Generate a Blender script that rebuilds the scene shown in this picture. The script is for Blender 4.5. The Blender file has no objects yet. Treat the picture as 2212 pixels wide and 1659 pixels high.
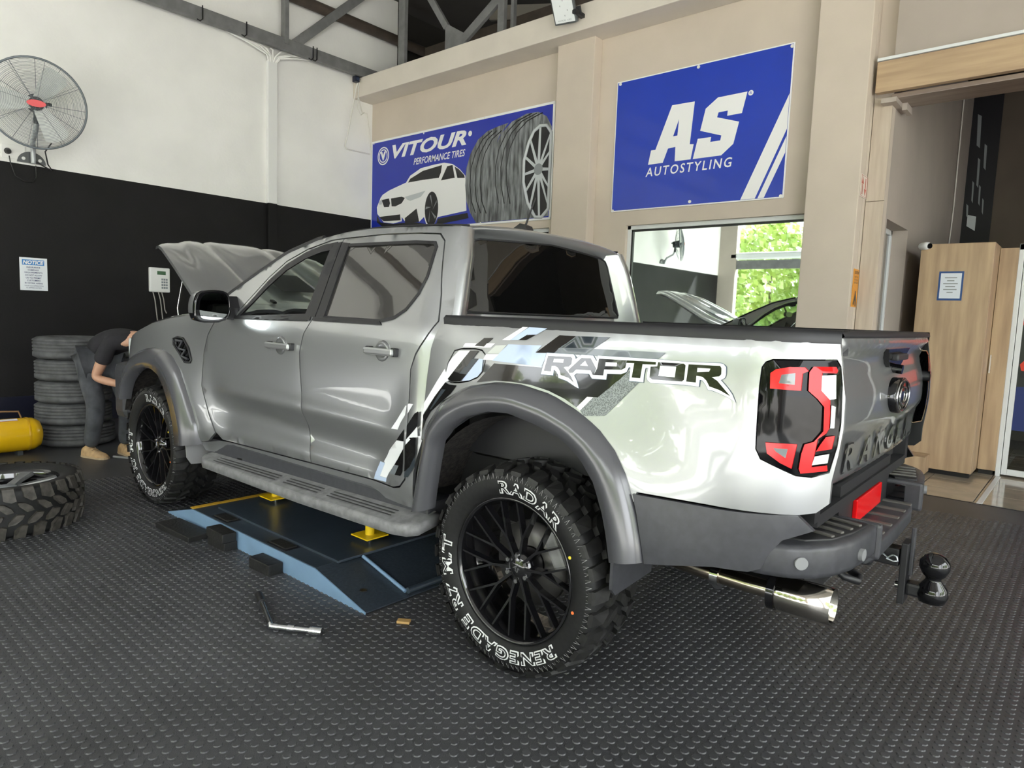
import bpy, bmesh, math, random
from mathutils import Vector, Matrix
from mathutils.geometry import delaunay_2d_cdt
random.seed(7)
PI = math.pi
S = bpy.context.scene
COL = S.collection

# ------------------------------------------------------------------ camera
YAW, PIT, ROL = -0.8581, -0.1022, 0.0367
CAM = Vector((-1.6733, 2.9245, 1.4191)); FPX = 1453.76; IW, IH = 2212, 1659
_f = Vector((math.cos(PIT)*math.cos(YAW), math.cos(PIT)*math.sin(YAW), math.sin(PIT)))
_r0 = _f.cross(Vector((0, 0, 1))).normalized(); _u0 = _r0.cross(_f)
_r = _r0*math.cos(ROL) + _u0*math.sin(ROL); _u = -_r0*math.sin(ROL) + _u0*math.cos(ROL)
cd = bpy.data.cameras.new('camera'); cam = bpy.data.objects.new('camera', cd); COL.objects.link(cam)
cd.sensor_width = 36.0; cd.lens = 36.0*FPX/IW; cd.clip_start = .05; cd.clip_end = 200
cam.matrix_world = Matrix(((_r.x, _u.x, -_f.x, CAM.x), (_r.y, _u.y, -_f.y, CAM.y), (_r.z, _u.z, -_f.z, CAM.z), (0, 0, 0, 1)))
S.camera = cam
def project(P):
    d = Vector(P)-CAM; z = d.dot(_f)
    if z < .1: return None
    return IW/2+FPX*d.dot(_r)/z, IH/2-FPX*d.dot(_u)/z

# ------------------------------------------------------------------ light
w = bpy.data.worlds.new('world'); S.world = w; w.use_nodes = True
bg = w.node_tree.nodes['Background']; bg.inputs[0].default_value = (.93, .97, 1, 1); bg.inputs[1].default_value = 3.4
def sun(name, rot, strength, angle, col=(1, .995, .985)):
    l = bpy.data.lights.new(name, 'SUN'); l.energy = strength; l.angle = angle; l.color = col
    o = bpy.data.objects.new(name, l); COL.objects.link(o); o.rotation_euler = rot; return o
sun('sun', Vector((.229, -.629, -.743)).to_track_quat('-Z', 'Y').to_euler(), 20.0, math.radians(2))
def area(name, loc, rot, sx, sy, power, col=(1, 1, 1)):
    l = bpy.data.lights.new(name, 'AREA'); l.shape = 'RECTANGLE'; l.size = sx; l.size_y = sy; l.energy = power; l.color = col
    o = bpy.data.objects.new(name, l); COL.objects.link(o); o.location = loc; o.rotation_euler = rot; return o
S.view_settings.view_transform = 'Standard'; S.view_settings.look = 'None'
S.view_settings.gamma = 1.0; S.view_settings.use_curve_mapping = False
S.view_settings.exposure = 1.3

# ------------------------------------------------------------------ materials
MATS = {}
def M(name, col, rough=.5, metal=0., coat=0., var=0., vs=6., bump=0., bs=80., spec=.5, emit=None, es=0., trans=0., alpha=1., ior=1.5, stretch=None, col2=None, detail=4., coatr=.03):
    if name in MATS: return MATS[name]
    m = bpy.data.materials.new(name); m.use_nodes = True; nt = m.node_tree; b = nt.nodes['Principled BSDF']
    b.inputs['Base Color'].default_value = (*col, 1); b.inputs['Roughness'].default_value = rough; b.inputs['Metallic'].default_value = metal
    b.inputs['Coat Weight'].default_value = coat; b.inputs['Coat Roughness'].default_value = coatr; b.inputs['Specular IOR Level'].default_value = spec
    b.inputs['IOR'].default_value = ior; b.inputs['Transmission Weight'].default_value = trans; b.inputs['Alpha'].default_value = alpha
    if emit: b.inputs['Emission Color'].default_value = (*emit, 1); b.inputs['Emission Strength'].default_value = es
    if var or bump or col2:
        tc = nt.nodes.new('ShaderNodeTexCoord'); mp = nt.nodes.new('ShaderNodeMapping'); nt.links.new(tc.outputs['Object'], mp.inputs[0])
        if stretch: mp.inputs['Scale'].default_value = stretch
    if var or col2:
        nz = nt.nodes.new('ShaderNodeTexNoise'); nz.inputs['Scale'].default_value = vs; nz.inputs['Detail'].default_value = detail; nt.links.new(mp.outputs[0], nz.inputs['Vector'])
        cr = nt.nodes.new('ShaderNodeValToRGB'); c2 = col2 or tuple(min(1, c*(1+var)) for c in col); c1 = col if col2 else tuple(c*(1-var) for c in col)
        cr.color_ramp.elements[0].position = .35; cr.color_ramp.elements[1].position = .68
        cr.color_ramp.elements[0].color = (*c1, 1); cr.color_ramp.elements[1].color = (*c2, 1)
        nt.links.new(nz.outputs[0], cr.inputs[0]); nt.links.new(cr.outputs[0], b.inputs['Base Color'])
    if bump:
        n2 = nt.nodes.new('ShaderNodeTexNoise'); n2.inputs['Scale'].default_value = bs; n2.inputs['Detail'].default_value = 3; nt.links.new(mp.outputs[0], n2.inputs['Vector'])
        bp = nt.nodes.new('ShaderNodeBump'); bp.inputs['Strength'].default_value = bump; bp.inputs['Distance'].default_value = .01
        nt.links.new(n2.outputs[0], bp.inputs['Height']); nt.links.new(bp.outputs[0], b.inputs['Normal'])
    MATS[name] = m; return m
def glass(name, tint, gloss=.12, rough=0.):
    # thin pane: transparent with a tint, plus a mirror share by Fresnel
    m = bpy.data.materials.new(name); m.use_nodes = True; nt = m.node_tree; nt.nodes.remove(nt.nodes['Principled BSDF'])
    out = nt.nodes['Material Output']; t = nt.nodes.new('ShaderNodeBsdfTransparent'); t.inputs[0].default_value = (*tint, 1)
    g = nt.nodes.new('ShaderNodeBsdfGlossy'); g.inputs['Roughness'].default_value = rough; mx = nt.nodes.new('ShaderNodeMixShader')
    fr = nt.nodes.new('ShaderNodeFresnel'); fr.inputs[0].default_value = 1.5
    ma = nt.nodes.new('ShaderNodeMath'); ma.operation = 'ADD'; ma.use_clamp = True; ma.inputs[1].default_value = gloss; nt.links.new(fr.outputs[0], ma.inputs[0])
    nt.links.new(ma.outputs[0], mx.inputs[0]); nt.links.new(t.outputs[0], mx.inputs[1]); nt.links.new(g.outputs[0], mx.inputs[2]); nt.links.new(mx.outputs[0], out.inputs[0])
    MATS[name] = m; return m

# ------------------------------------------------------------------ builders
def tag(o, label=None, cat=None, group=None, kind=None):
    if label: o['label'] = label
    if cat: o['category'] = cat
    if group: o['group'] = group
    if kind: o['kind'] = kind
    return o
def empty(name, loc=(0, 0, 0), rz=0., parent=None, rot=None):
    o = bpy.data.objects.new(name, None); COL.objects.link(o); o.location = loc; o.rotation_euler = rot or (0, 0, rz); o.empty_display_size = .1
    if parent: o.parent = parent
    return o
def thing(name, label, cat, loc=(0, 0, 0), rz=0., group=None, rot=None):
    return tag(empty(name, loc, rz, rot=rot), label, cat, group)
class B:
    """collects shapes; out() links them as one mesh object"""
    def __init__(s): s.v = []; s.f = []; s.m = []; s.cur = 0; s.sm = []; s.smooth = False
    def add(s, vs, fs, smooth=None):
        n = len(s.v); s.v += [tuple(v) for v in vs]; s.f += [tuple(i+n for i in f) for f in fs]
        s.m += [s.cur]*len(fs); s.sm += [s.smooth if smooth is None else smooth]*len(fs); return s
    def box(s, c, d, rot=None, bev=0.):
        x, y, z = d[0]/2, d[1]/2, d[2]/2
        if bev > 0:
            bm = bmesh.new(); bmesh.ops.create_cube(bm, size=1.0)
            for v in bm.verts: v.co = Vector((v.co.x*d[0], v.co.y*d[1], v.co.z*d[2]))
            bmesh.ops.bevel(bm, geom=bm.edges[:], offset=min(bev, min(d)*.45), segments=2, profile=.6, affect='EDGES')
            bm.verts.index_update(); vs = [v.co.copy() for v in bm.verts]; fs = [[v.index for v in f.verts] for f in bm.faces]; bm.free()
        else:
            vs = [Vector((a, b, e)) for a in (-x, x) for b in (-y, y) for e in (-z, z)]
            fs = [(0, 1, 3, 2), (4, 6, 7, 5), (0, 4, 5, 1), (2, 3, 7, 6), (0, 2, 6, 4), (1, 5, 7, 3)]
        if rot is not None: vs = [rot @ v for v in vs]
        c = Vector(c); return s.add([v+c for v in vs], fs)
    def span(s, a, b, bev=0.):
        return s.box([(a[i]+b[i])/2 for i in range(3)], [abs(b[i]-a[i]) for i in range(3)], bev=bev)
    def cyl(s, p0, p1, r0, r1=None, n=16, caps=True, smooth=True):
        r1 = r0 if r1 is None else r1; p0 = Vector(p0); p1 = Vector(p1); d = (p1-p0).normalized()
        a = d.orthogonal().normalized(); b = d.cross(a); vs = []
        for p, r in ((p0, r0), (p1, r1)):
            for i in range(n): t = 2*PI*i/n; vs.append(p+a*(r*math.cos(t))+b*(r*math.sin(t)))
        s.add(vs, [(i, (i+1) % n, n+(i+1) % n, n+i) for i in range(n)], smooth)
        if caps: s.add(vs[:n], [tuple(range(n))[::-1]], False); s.add(vs[n:], [tuple(range(n))], False)
        return s
    def tube(s, path, r, n=8, closed=False, caps=True):
        P = [Vector(p) for p in path]; N = len(P); rs = r if isinstance(r, (list, tuple)) else [r]*N; vs = []; a = None
        for i in range(N):
            d = ((P[(i+1) % N]-P[i-1]) if closed else (P[min(i+1, N-1)]-P[max(i-1, 0)])).normalized()
            a = (d.orthogonal() if a is None else a-d*a.dot(d)).normalized(); b = d.cross(a)
            for k in range(n): t = 2*PI*k/n; vs.append(P[i]+a*(rs[i]*math.cos(t))+b*(rs[i]*math.sin(t)))
        fs = []
        for i in range(N if closed else N-1):
            for k in range(n): j = (i+1) % N; fs.append((i*n+k, i*n+(k+1) % n, j*n+(k+1) % n, j*n+k))
        s.add(vs, fs, True)
        if caps and not closed: s.add(vs[:n], [tuple(range(n))[::-1]], False); s.add(vs[-n:], [tuple(range(n))], False)
        return s
    def lathe(s, prof, n=48, axis='y', closed=False, smooth=True, a0=0., a1=2*PI):
        full = abs(a1-a0-2*PI) < 1e-6; cols = n if full else n+1; vs = []
        for k in range(cols):
            t = a0+(a1-a0)*k/n; c, sn = math.cos(t), math.sin(t)
            for (r, h) in prof: vs.append((r*c, h, r*sn) if axis == 'y' else (r*c, r*sn, h) if axis == 'z' else (h, r*c, r*sn))
        m = len(prof); fs = []
        for k in range(n):
            j = (k+1) % cols
            for i in range(m if closed else m-1): i2 = (i+1) % m; fs.append((k*m+i, k*m+i2, j*m+i2, j*m+i))
        return s.add(vs, fs, smooth)
    def prism(s, poly, fn, d0, d1, smooth=False):
        n = len(poly); vs = [fn(a, b, d0) for a, b in poly]+[fn(a, b, d1) for a, b in poly]
        s.add(vs, [tuple(range(n))[::-1], tuple(range(n, 2*n))], False)
        return s.add(vs, [(i, (i+1) % n, n+(i+1) % n, n+i) for i in range(n)], smooth)
    def grid(s, rows, smooth=True, closed_u=False):
        n = len(rows[0]); vs = [p for r in rows for p in r]; fs = []
        for i in range(len(rows)-1):
            for k in range(n if closed_u else n-1): k2 = (k+1) % n; fs.append((i*n+k, i*n+k2, (i+1)*n+k2, (i+1)*n+k))
        return s.add(vs, fs, smooth)
    def out(s, name, mat, parent=None, loc=None, rot=None, norm=True):
        me = bpy.data.meshes.new(name); me.from_pydata(s.v, [], s.f); mats = mat if isinstance(mat, (list, tuple)) else [mat]
        for m in mats: me.materials.append(m)
        me.polygons.foreach_set('material_index', s.m); me.polygons.foreach_set('use_smooth', s.sm)
        if norm:
            bm = bmesh.new(); bm.from_mesh(me); bmesh.ops.recalc_face_normals(bm, faces=bm.faces[:]); bm.to_mesh(me); bm.free()
        me.update(); o = bpy.data.objects.new(name, me); COL.objects.link(o)
        if parent: o.parent = parent
        if loc: o.location = loc
        if rot: o.rotation_euler = rot
        return o
def struct(o, label=None): o['kind'] = 'structure'; (label and o.__setitem__('label', label)); return o
def copy_tree(o, parent=None):
    c = o.copy(); COL.objects.link(c); c.parent = parent
    for ch in list(o.children): copy_tree(ch, c)
    return c
def rotm(rx=0., ry=0., rz=0.):
    return Matrix.Rotation(rz, 3, 'Z') @ Matrix.Rotation(ry, 3, 'Y') @ Matrix.Rotation(rx, 3, 'X')
def mirror_obj(o, parent, name=None):
    """copy of a truck part on the other side of the truck (y -> -y), its own mesh"""
    me = o.data.copy()
    for v in me.vertices: v.co.y = -v.co.y
    me.flip_normals(); c = bpy.data.objects.new(name or o.name.split('.')[0], me); COL.objects.link(c); c.parent = parent; return c
# 2-D helpers
def inside(p, poly):
    x, y = p; r = False; j = len(poly)-1
    for i in range(len(poly)):
        xi, yi = poly[i]; xj, yj = poly[j]
        if (yi > y) != (yj > y) and x < (xj-xi)*(y-yi)/(yj-yi)+xi: r = not r
        j = i
    return r
def subdiv(poly, step, closed=True):
    out = []; n = len(poly)
    for i in range(n if closed else n-1):
        a, b = poly[i], poly[(i+1) % n]; k = max(1, int(math.hypot(b[0]-a[0], b[1]-a[1])/step+.5))
        for q in range(k): out.append((a[0]+(b[0]-a[0])*q/k, a[1]+(b[1]-a[1])*q/k))
    if not closed: out.append(poly[-1])
    return out
def smooth_poly(poly, it=1, keep=()):
    for _ in range(it):
        q = []; n = len(poly)
        for i in range(n):
            a, b = poly[i], poly[(i+1) % n]
            q += [(a[0]*.75+b[0]*.25, a[1]*.75+b[1]*.25), (a[0]*.25+b[0]*.75, a[1]*.25+b[1]*.75)]
        poly = q
    return poly
def resample(line, n):
    L = [0.]
    for i in range(1, len(line)): L.append(L[-1]+math.dist(line[i], line[i-1]))
    out = []; j = 0
    for k in range(n):
        t = L[-1]*k/(n-1)
        while j < len(L)-2 and L[j+1] < t: j += 1
        u = (t-L[j])/max(1e-9, L[j+1]-L[j]); out.append(tuple(line[j][i]+(line[j+1][i]-line[j][i])*u for i in range(len(line[0]))))
    return out
def cdt(outline, holes=(), step=.05):
    """triangulated 2-D region: (points, triangles, boundary loops)"""
    pts = []; edges = []; loops = []
    for L in [outline]+list(holes):
        L = subdiv(L, step); i0 = len(pts); pts += L; n = len(L); edges += [(i0+i, i0+(i+1) % n) for i in range(n)]
        loops.append(list(range(i0, i0+n)))
    bpts = list(pts); cell = {}
    for p in bpts: cell.setdefault((int(p[0]//step), int(p[1]//step)), []).append(p)
    xs = [p[0] for p in outline]; ys = [p[1] for p in outline]
    x = min(xs)+step*.5
    row = 0
    while x < max(xs):
        y = min(ys)+step*(.5 if row % 2 else .25)
        while y < max(ys):
            if inside((x, y), outline) and not any(inside((x, y), h) for h in holes):
                ci, cj = int(x//step), int(y//step); ok = True
                for a in (-1, 0, 1):
                    for b in (-1, 0, 1):
                        for q in cell.get((ci+a, cj+b), ()):
                            if (q[0]-x)**2+(q[1]-y)**2 < (step*.45)**2: ok = False
                if ok: pts.append((x, y))
            y += step
        x += step; row += 1
    r = delaunay_2d_cdt([Vector(p) for p in pts], edges, [], 0, 1e-5)
    P = [(v.x, v.y) for v in r[0]]; F = []
    for f in r[2]:
        c = (sum(P[i][0] for i in f)/len(f), sum(P[i][1] for i in f)/len(f))
        if inside(c, outline) and not any(inside(c, h) for h in holes): F.append(tuple(f))
    back = {}
    for i, src in enumerate(r[3]):
        for q in src: back[q] = i
    loops = [[back.get(i, None) for i in L] for L in loops]
    return P, F, [[i for i in L if i is not None] for L in loops]
def patch(name, outline, fmap, mat, parent, holes=(), step=.05, lip=.018, edge=.0015, b=None, off=0.):
    """sheet over fmap(u, v, depth); rolled edge and an inward lip"""
    P, F, loops = cdt(outline, holes, step); bd = set(i for L in loops for i in L)
    bb = b or B(); bb.add([fmap(u, v, (edge if i in bd else 0.)-off) for i, (u, v) in enumerate(P)], F, True)
    if lip > 0:
        for L in loops:
            n = len(L); vs = [fmap(*P[i], edge-off) for i in L]+[fmap(*P[i], lip-off) for i in L]
            bb.add(vs, [(i, (i+1) % n, n+(i+1) % n, n+i) for i in range(n)], False)
    return bb if b is not None else bb.out(name, mat, parent, norm=False)
def text2d(s, size=1., bold=0., shear=0., space=1., align='CENTER', res=3):
    cu = bpy.data.curves.new('t', 'FONT'); cu.body = s; cu.size = size; cu.offset = bold; cu.shear = shear; cu.space_character = space
    cu.align_x = align; cu.align_y = 'CENTER'; cu.resolution_u = res; o = bpy.data.objects.new('t', cu); COL.objects.link(o)
    dg = bpy.context.evaluated_depsgraph_get(); dg.update(); e = o.evaluated_get(dg); me = e.to_mesh()
    vs = [(v.co.x, v.co.y) for v in me.vertices]; fs = [tuple(p.vertices) for p in me.polygons]; e.to_mesh_clear()
    bpy.data.objects.remove(o); bpy.data.curves.remove(cu); return vs, fs
def fit_text(s, w, h, **k):
    vs, fs = text2d(s, 1., **k); x0 = min(v[0] for v in vs); x1 = max(v[0] for v in vs); y0 = min(v[1] for v in vs); y1 = max(v[1] for v in vs)
    return [((v[0]-(x0+x1)/2)*w/(x1-x0), (v[1]-(y0+y1)/2)*h/(y1-y0)) for v in vs], fs
def put_text(name, s, w, h, fn, mat, parent, **k):
    vs, fs = fit_text(s, w, h, **k); return B().add([fn(a, b) for a, b in vs], fs).out(name, mat, parent, norm=False)
def lerp_tab(v,xs,ys):
    if v<=xs[0]: return ys[0]
    for i in range(1,len(xs)):
        if v<=xs[i]:
            t=(v-xs[i-1])/(xs[i]-xs[i-1]); 
            return ys[i-1]+(ys[i]-ys[i-1])*t
    return ys[-1]
def spl(v,xs,ys):
    # monotone-ish smooth (catmull-rom) table
    n=len(xs)
    if v<=xs[0]: return ys[0]
    if v>=xs[-1]: return ys[-1]
    for i in range(1,n):
        if v<=xs[i]: break
    h=xs[i]-xs[i-1]; t=(v-xs[i-1])/h
    def m(k):
        if k==0: return (ys[1]-ys[0])/(xs[1]-xs[0])
        if k==n-1: return (ys[-1]-ys[-2])/(xs[-1]-xs[-2])
        return (ys[k+1]-ys[k-1])/(xs[k+1]-xs[k-1])
    t2=t*t;t3=t2*t
    return (2*t3-3*t2+1)*ys[i-1]+(t3-2*t2+t)*h*m(i-1)+(-2*t3+3*t2)*ys[i]+(t3-t2)*h*m(i)
def sst(a,b,v):
    t=max(0.,min(1.,(v-a)/(b-a))); return t*t*(3-2*t)
ZS=[.42,.50,.58,.70,.86,1.0,1.15,1.27,1.34,1.39,1.44,1.60,1.78,1.86]
YS=[.84,.875,.905,.915,.926,.934,.934,.924,.908,.888,.868,.808,.735,.69]
BZ=[.42,.60,.80,1.0,1.15,1.28,1.36,1.42]
BY=[.90,.925,.935,.938,.936,.930,.918,.90]
AXF,AXR,ARZ=3.27,0.03,.42
def W(x,z):
    cab=spl(z,ZS,YS); bed=spl(z,BZ,BY)
    k=sst(.62,.40,x)
    y=cab*(1-k)+bed*k
    for xc in (AXF,AXR):
        r=math.hypot(x-xc,(z-ARZ)*(.98))
        y+=.048*sst(.98,.60,r)
    # door scallop under the crease
    d=sst(2.62,2.25,x)*sst(.55,.95,x)
    zc=.90-.03*(2.2-x)
    if d>0: y+=d*(.016*math.exp(-((z-zc)/.05)**2)-.026*math.exp(-((z-(zc-.13))/.085)**2))
    if x<-.80:
        y-= .13*((-.80-x)/.285)**2.0
    if x>3.55:
        y-= .20*((x-3.55)/.6)**2
    return y
DECALS=[
 ('decal_black','black',1,[(0.142,1.226),(-0.093,1.228),(-0.111,1.247),(-0.458,1.262),(-0.442,1.23),(-0.348,1.142),(-0.306,1.14),(-0.27,1.099),(-0.216,1.124),(-0.141,1.146),(-0.056,1.16),(0.038,1.163),(0.121,1.16),(0.22,1.144)],[]),
 ('decal_mesh_grey','mesh',1,[(-0.454,1.244),(-0.496,1.21),(-0.385,1.082),(-0.297,1.072),(-0.288,1.09),(-0.33,1.139),(-0.348,1.142)],[]),
 ('decal_white','white',1,[(-0.306,1.14),(-0.33,1.141),(-0.286,1.09),(-0.27,1.099)],[]),
 ('decal_white','white',1,[(0.031,1.377),(0.004,1.378),(0.085,1.32),(0.125,1.319)],[]),
 ('decal_pale_blue','blue',1,[(0.001,1.377),(-0.083,1.373),(-0.039,1.348),(-0.001,1.345),(0.042,1.323),(0.083,1.321)],[]),
 ('decal_black','black',1,[(0.004,1.346),(-0.037,1.347),(0.005,1.325),(0.042,1.323)],[]),
 ('decal_black','black',1,[(-0.146,1.351),(-0.219,1.351),(-0.137,1.285),(-0.055,1.281)],[]),
 ('decal_charcoal','char',1,[(-0.221,1.351),(-0.363,1.354),(-0.302,1.311),(-0.157,1.305)],[]),
 ('decal_grey','grey',1,[(-0.155,1.304),(-0.306,1.31),(-0.583,1.314),(-0.554,1.288),(-0.325,1.285),(-0.139,1.284)],[]),
 ('decal_pale_blue','blue',1,[(0.088,1.304),(-0.076,1.309),(-0.052,1.28),(-0.108,1.281),(-0.092,1.231),(0.155,1.236)],[]),
 ('decal_silver','silver',1,[(0.152,1.296),(0.095,1.301),(0.125,1.265),(0.19,1.262)],[]),
 ('decal_white','white',1,[(0.195,1.259),(0.127,1.263),(0.153,1.238),(0.206,1.236)],[]),
 ('decal_black','black',1,[(0.223,1.322),(0.172,1.325),(0.214,1.288),(0.268,1.288)],[]),
 ('decal_white','white',1,[(0.324,1.296),(0.257,1.299),(0.268,1.288),(0.214,1.288),(0.201,1.302),(0.157,1.304),(0.177,1.286),(0.207,1.284),(0.335,1.281)],[]),
 ('decal_white','white',1,[(0.425,1.182),(0.401,1.152),(0.387,1.136),(0.408,1.126),(0.464,1.061),(0.516,0.994),(0.533,0.972),(0.536,1.022),(0.502,1.069),(0.465,1.125)],[]),
 ('decal_black','black',1,[(0.408,1.126),(0.383,1.12),(0.335,1.12),(0.362,1.084),(0.412,1.045),(0.479,0.994),(0.509,0.951),(0.53,0.904),(0.531,0.972),(0.509,0.997),(0.464,1.061)],[]),
 ('decal_charcoal','char',2,[(0.423,1.095),(0.397,1.097),(0.477,1.003),(0.487,1.002)],[]),
 ('flap_white','white',3,[(0.352,1.263),(0.287,1.267),(0.395,1.142),(0.413,1.159),(0.405,1.207),(0.386,1.233)],[]),
 ('flap_black','black',3,[(0.287,1.267),(0.238,1.271),(0.291,1.201),(0.329,1.171),(0.283,1.171),(0.315,1.14),(0.367,1.133),(0.395,1.141)],[]),
 ('flap_grey','char',3,[(0.267,1.237),(0.229,1.238),(0.286,1.17),(0.329,1.17)],[]),
 ('flap_pale_blue','blue',3,[(0.227,1.238),(0.205,1.238),(0.2,1.19),(0.218,1.168),(0.26,1.148),(0.306,1.142)],[]),
 ('decal_white','white',1,[(0.672,0.996),(0.664,0.996),(0.67,0.953),(0.702,0.914),(0.719,0.88),(0.77,0.877)],[]),
 ('decal_black','black',1,[(0.669,0.89),(0.67,0.834),(0.727,0.83)],[]),
 ('decal_white','white',1,[(0.727,0.828),(0.669,0.833),(0.674,0.799),(0.762,0.708),(0.804,0.659),(0.82,0.632),(0.881,0.629),(0.856,0.694),(0.867,0.701),(0.81,0.768)],[]),
 ('decal_black','black',1,[(0.675,0.796),(0.682,0.69),(0.7,0.667),(0.749,0.662),(0.721,0.71),(0.761,0.706)],[]),
 ('decal_grey','grey',1,[(0.766,0.704),(0.721,0.71),(0.75,0.661),(0.798,0.658)],[]),
 ('decal_pale_blue','blue',1,[(0.899,0.695),(0.856,0.695),(0.882,0.628),(0.82,0.631),(0.821,0.612),(0.932,0.604),(0.923,0.635)],[]),
 ('decal_white','white',1,[(0.65,1.008),(0.615,1.009),(0.651,0.962),(0.657,1)],[]),
 ('decal_black','black',1,[(0.571,0.983),(0.57,0.918),(0.603,0.888),(0.649,0.847),(0.651,0.908),(0.597,0.97)],[]),
 ('decal_white','white',1,[(0.57,0.916),(0.562,0.872),(0.6,0.864),(0.653,0.821),(0.651,0.844),(0.602,0.886)],[]),
 ('decal_black','black',1,[(0.623,0.858),(0.577,0.865),(0.578,0.789),(0.622,0.725),(0.667,0.693),(0.661,0.813)],[]),
 ('decal_charcoal','char',1,[(0.577,0.786),(0.58,0.738),(0.636,0.674),(0.665,0.67),(0.665,0.691),(0.62,0.726)],[]),
 ('outline','navy',2,[(-0.104,1.285),(-0.225,1.286),(-0.235,1.279),(-0.237,1.272),(-0.257,1.287),(-0.307,1.288),(-0.322,1.269),(-0.322,1.288),(-0.467,1.29),(-0.569,1.291),(-0.659,1.29),(-0.772,1.295),(-0.784,1.292),(-0.794,1.283),(-0.795,1.259),(-0.792,1.248),(-0.781,1.241),(-0.804,1.22),(-0.82,1.201),(-0.832,1.176),(-0.81,1.187),(-0.777,1.199),(-0.754,1.204),(-0.739,1.206),(-0.73,1.221),(-0.719,1.232),(-0.712,1.234),(-0.711,1.213),(-0.655,1.213),(-0.539,1.209),(-0.526,1.216),(-0.521,1.227),(-0.522,1.243),(-0.523,1.257),(-0.516,1.257),(-0.513,1.233),(-0.513,1.208),(-0.457,1.208),(-0.456,1.255),(-0.453,1.254),(-0.446,1.238),(-0.425,1.229),(-0.373,1.226),(-0.372,1.205),(-0.314,1.204),(-0.301,1.219),(-0.251,1.218),(-0.243,1.211),(-0.257,1.193),(-0.271,1.165),(-0.254,1.17),(-0.213,1.187),(-0.176,1.195),(-0.171,1.207),(-0.161,1.218),(-0.153,1.222),(-0.154,1.202),(-0.095,1.201)],[]),
 ('border','white',3,[(-0.106,1.283),(-0.224,1.285),(-0.233,1.278),(-0.236,1.269),(-0.258,1.286),(-0.306,1.286),(-0.323,1.267),(-0.324,1.287),(-0.467,1.289),(-0.569,1.29),(-0.66,1.289),(-0.772,1.293),(-0.783,1.291),(-0.792,1.282),(-0.794,1.259),(-0.791,1.249),(-0.779,1.241),(-0.803,1.219),(-0.819,1.2),(-0.831,1.177),(-0.811,1.188),(-0.777,1.2),(-0.754,1.206),(-0.74,1.207),(-0.731,1.222),(-0.72,1.234),(-0.71,1.236),(-0.709,1.214),(-0.655,1.215),(-0.539,1.21),(-0.527,1.217),(-0.522,1.228),(-0.523,1.243),(-0.525,1.259),(-0.515,1.258),(-0.511,1.233),(-0.512,1.21),(-0.459,1.21),(-0.458,1.256),(-0.452,1.256),(-0.445,1.239),(-0.425,1.23),(-0.371,1.227),(-0.371,1.207),(-0.315,1.206),(-0.301,1.221),(-0.25,1.219),(-0.241,1.211),(-0.255,1.193),(-0.268,1.167),(-0.255,1.171),(-0.214,1.189),(-0.177,1.197),(-0.173,1.207),(-0.162,1.219),(-0.151,1.225),(-0.152,1.204),(-0.097,1.203)],[]),
 ('r','black',4,[(-0.115,1.273),(-0.216,1.275),(-0.222,1.27),(-0.222,1.25),(-0.212,1.24),(-0.191,1.237),(-0.216,1.218),(-0.23,1.205),(-0.245,1.185),(-0.22,1.2),(-0.184,1.208),(-0.18,1.219),(-0.168,1.233),(-0.153,1.239),(-0.139,1.238),(-0.139,1.217),(-0.108,1.217)],[[(-0.143,1.264),(-0.187,1.265),(-0.187,1.252),(-0.142,1.251)]]),
 ('a','black',4,[(-0.214,1.228),(-0.26,1.275),(-0.298,1.276),(-0.326,1.242),(-0.32,1.219),(-0.316,1.219),(-0.305,1.234),(-0.245,1.232),(-0.235,1.22),(-0.219,1.218)],[[(-0.277,1.266),(-0.292,1.248),(-0.259,1.248)]]),
 ('p','black',4,[(-0.332,1.277),(-0.441,1.279),(-0.441,1.27),(-0.439,1.253),(-0.426,1.245),(-0.358,1.241),(-0.358,1.22),(-0.32,1.219),(-0.33,1.242)],[[(-0.36,1.267),(-0.405,1.268),(-0.405,1.255),(-0.36,1.253)]]),
 ('t','black',4,[(-0.442,1.279),(-0.552,1.281),(-0.552,1.272),(-0.503,1.27),(-0.499,1.222),(-0.467,1.222),(-0.471,1.271),(-0.441,1.27)],[]),
 ('o','black',4,[(-0.56,1.281),(-0.651,1.283),(-0.658,1.278),(-0.657,1.231),(-0.65,1.225),(-0.544,1.222),(-0.533,1.228),(-0.534,1.264),(-0.558,1.267)],[[(-0.568,1.27),(-0.626,1.271),(-0.624,1.236),(-0.565,1.236)]]),
 ('r','black',4,[(-0.668,1.282),(-0.773,1.285),(-0.778,1.278),(-0.779,1.259),(-0.773,1.252),(-0.749,1.248),(-0.768,1.238),(-0.814,1.194),(-0.777,1.21),(-0.744,1.218),(-0.733,1.235),(-0.719,1.246),(-0.698,1.248),(-0.698,1.226),(-0.665,1.226)],[[(-0.699,1.273),(-0.743,1.274),(-0.739,1.264),(-0.699,1.259)]]),
]
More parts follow.
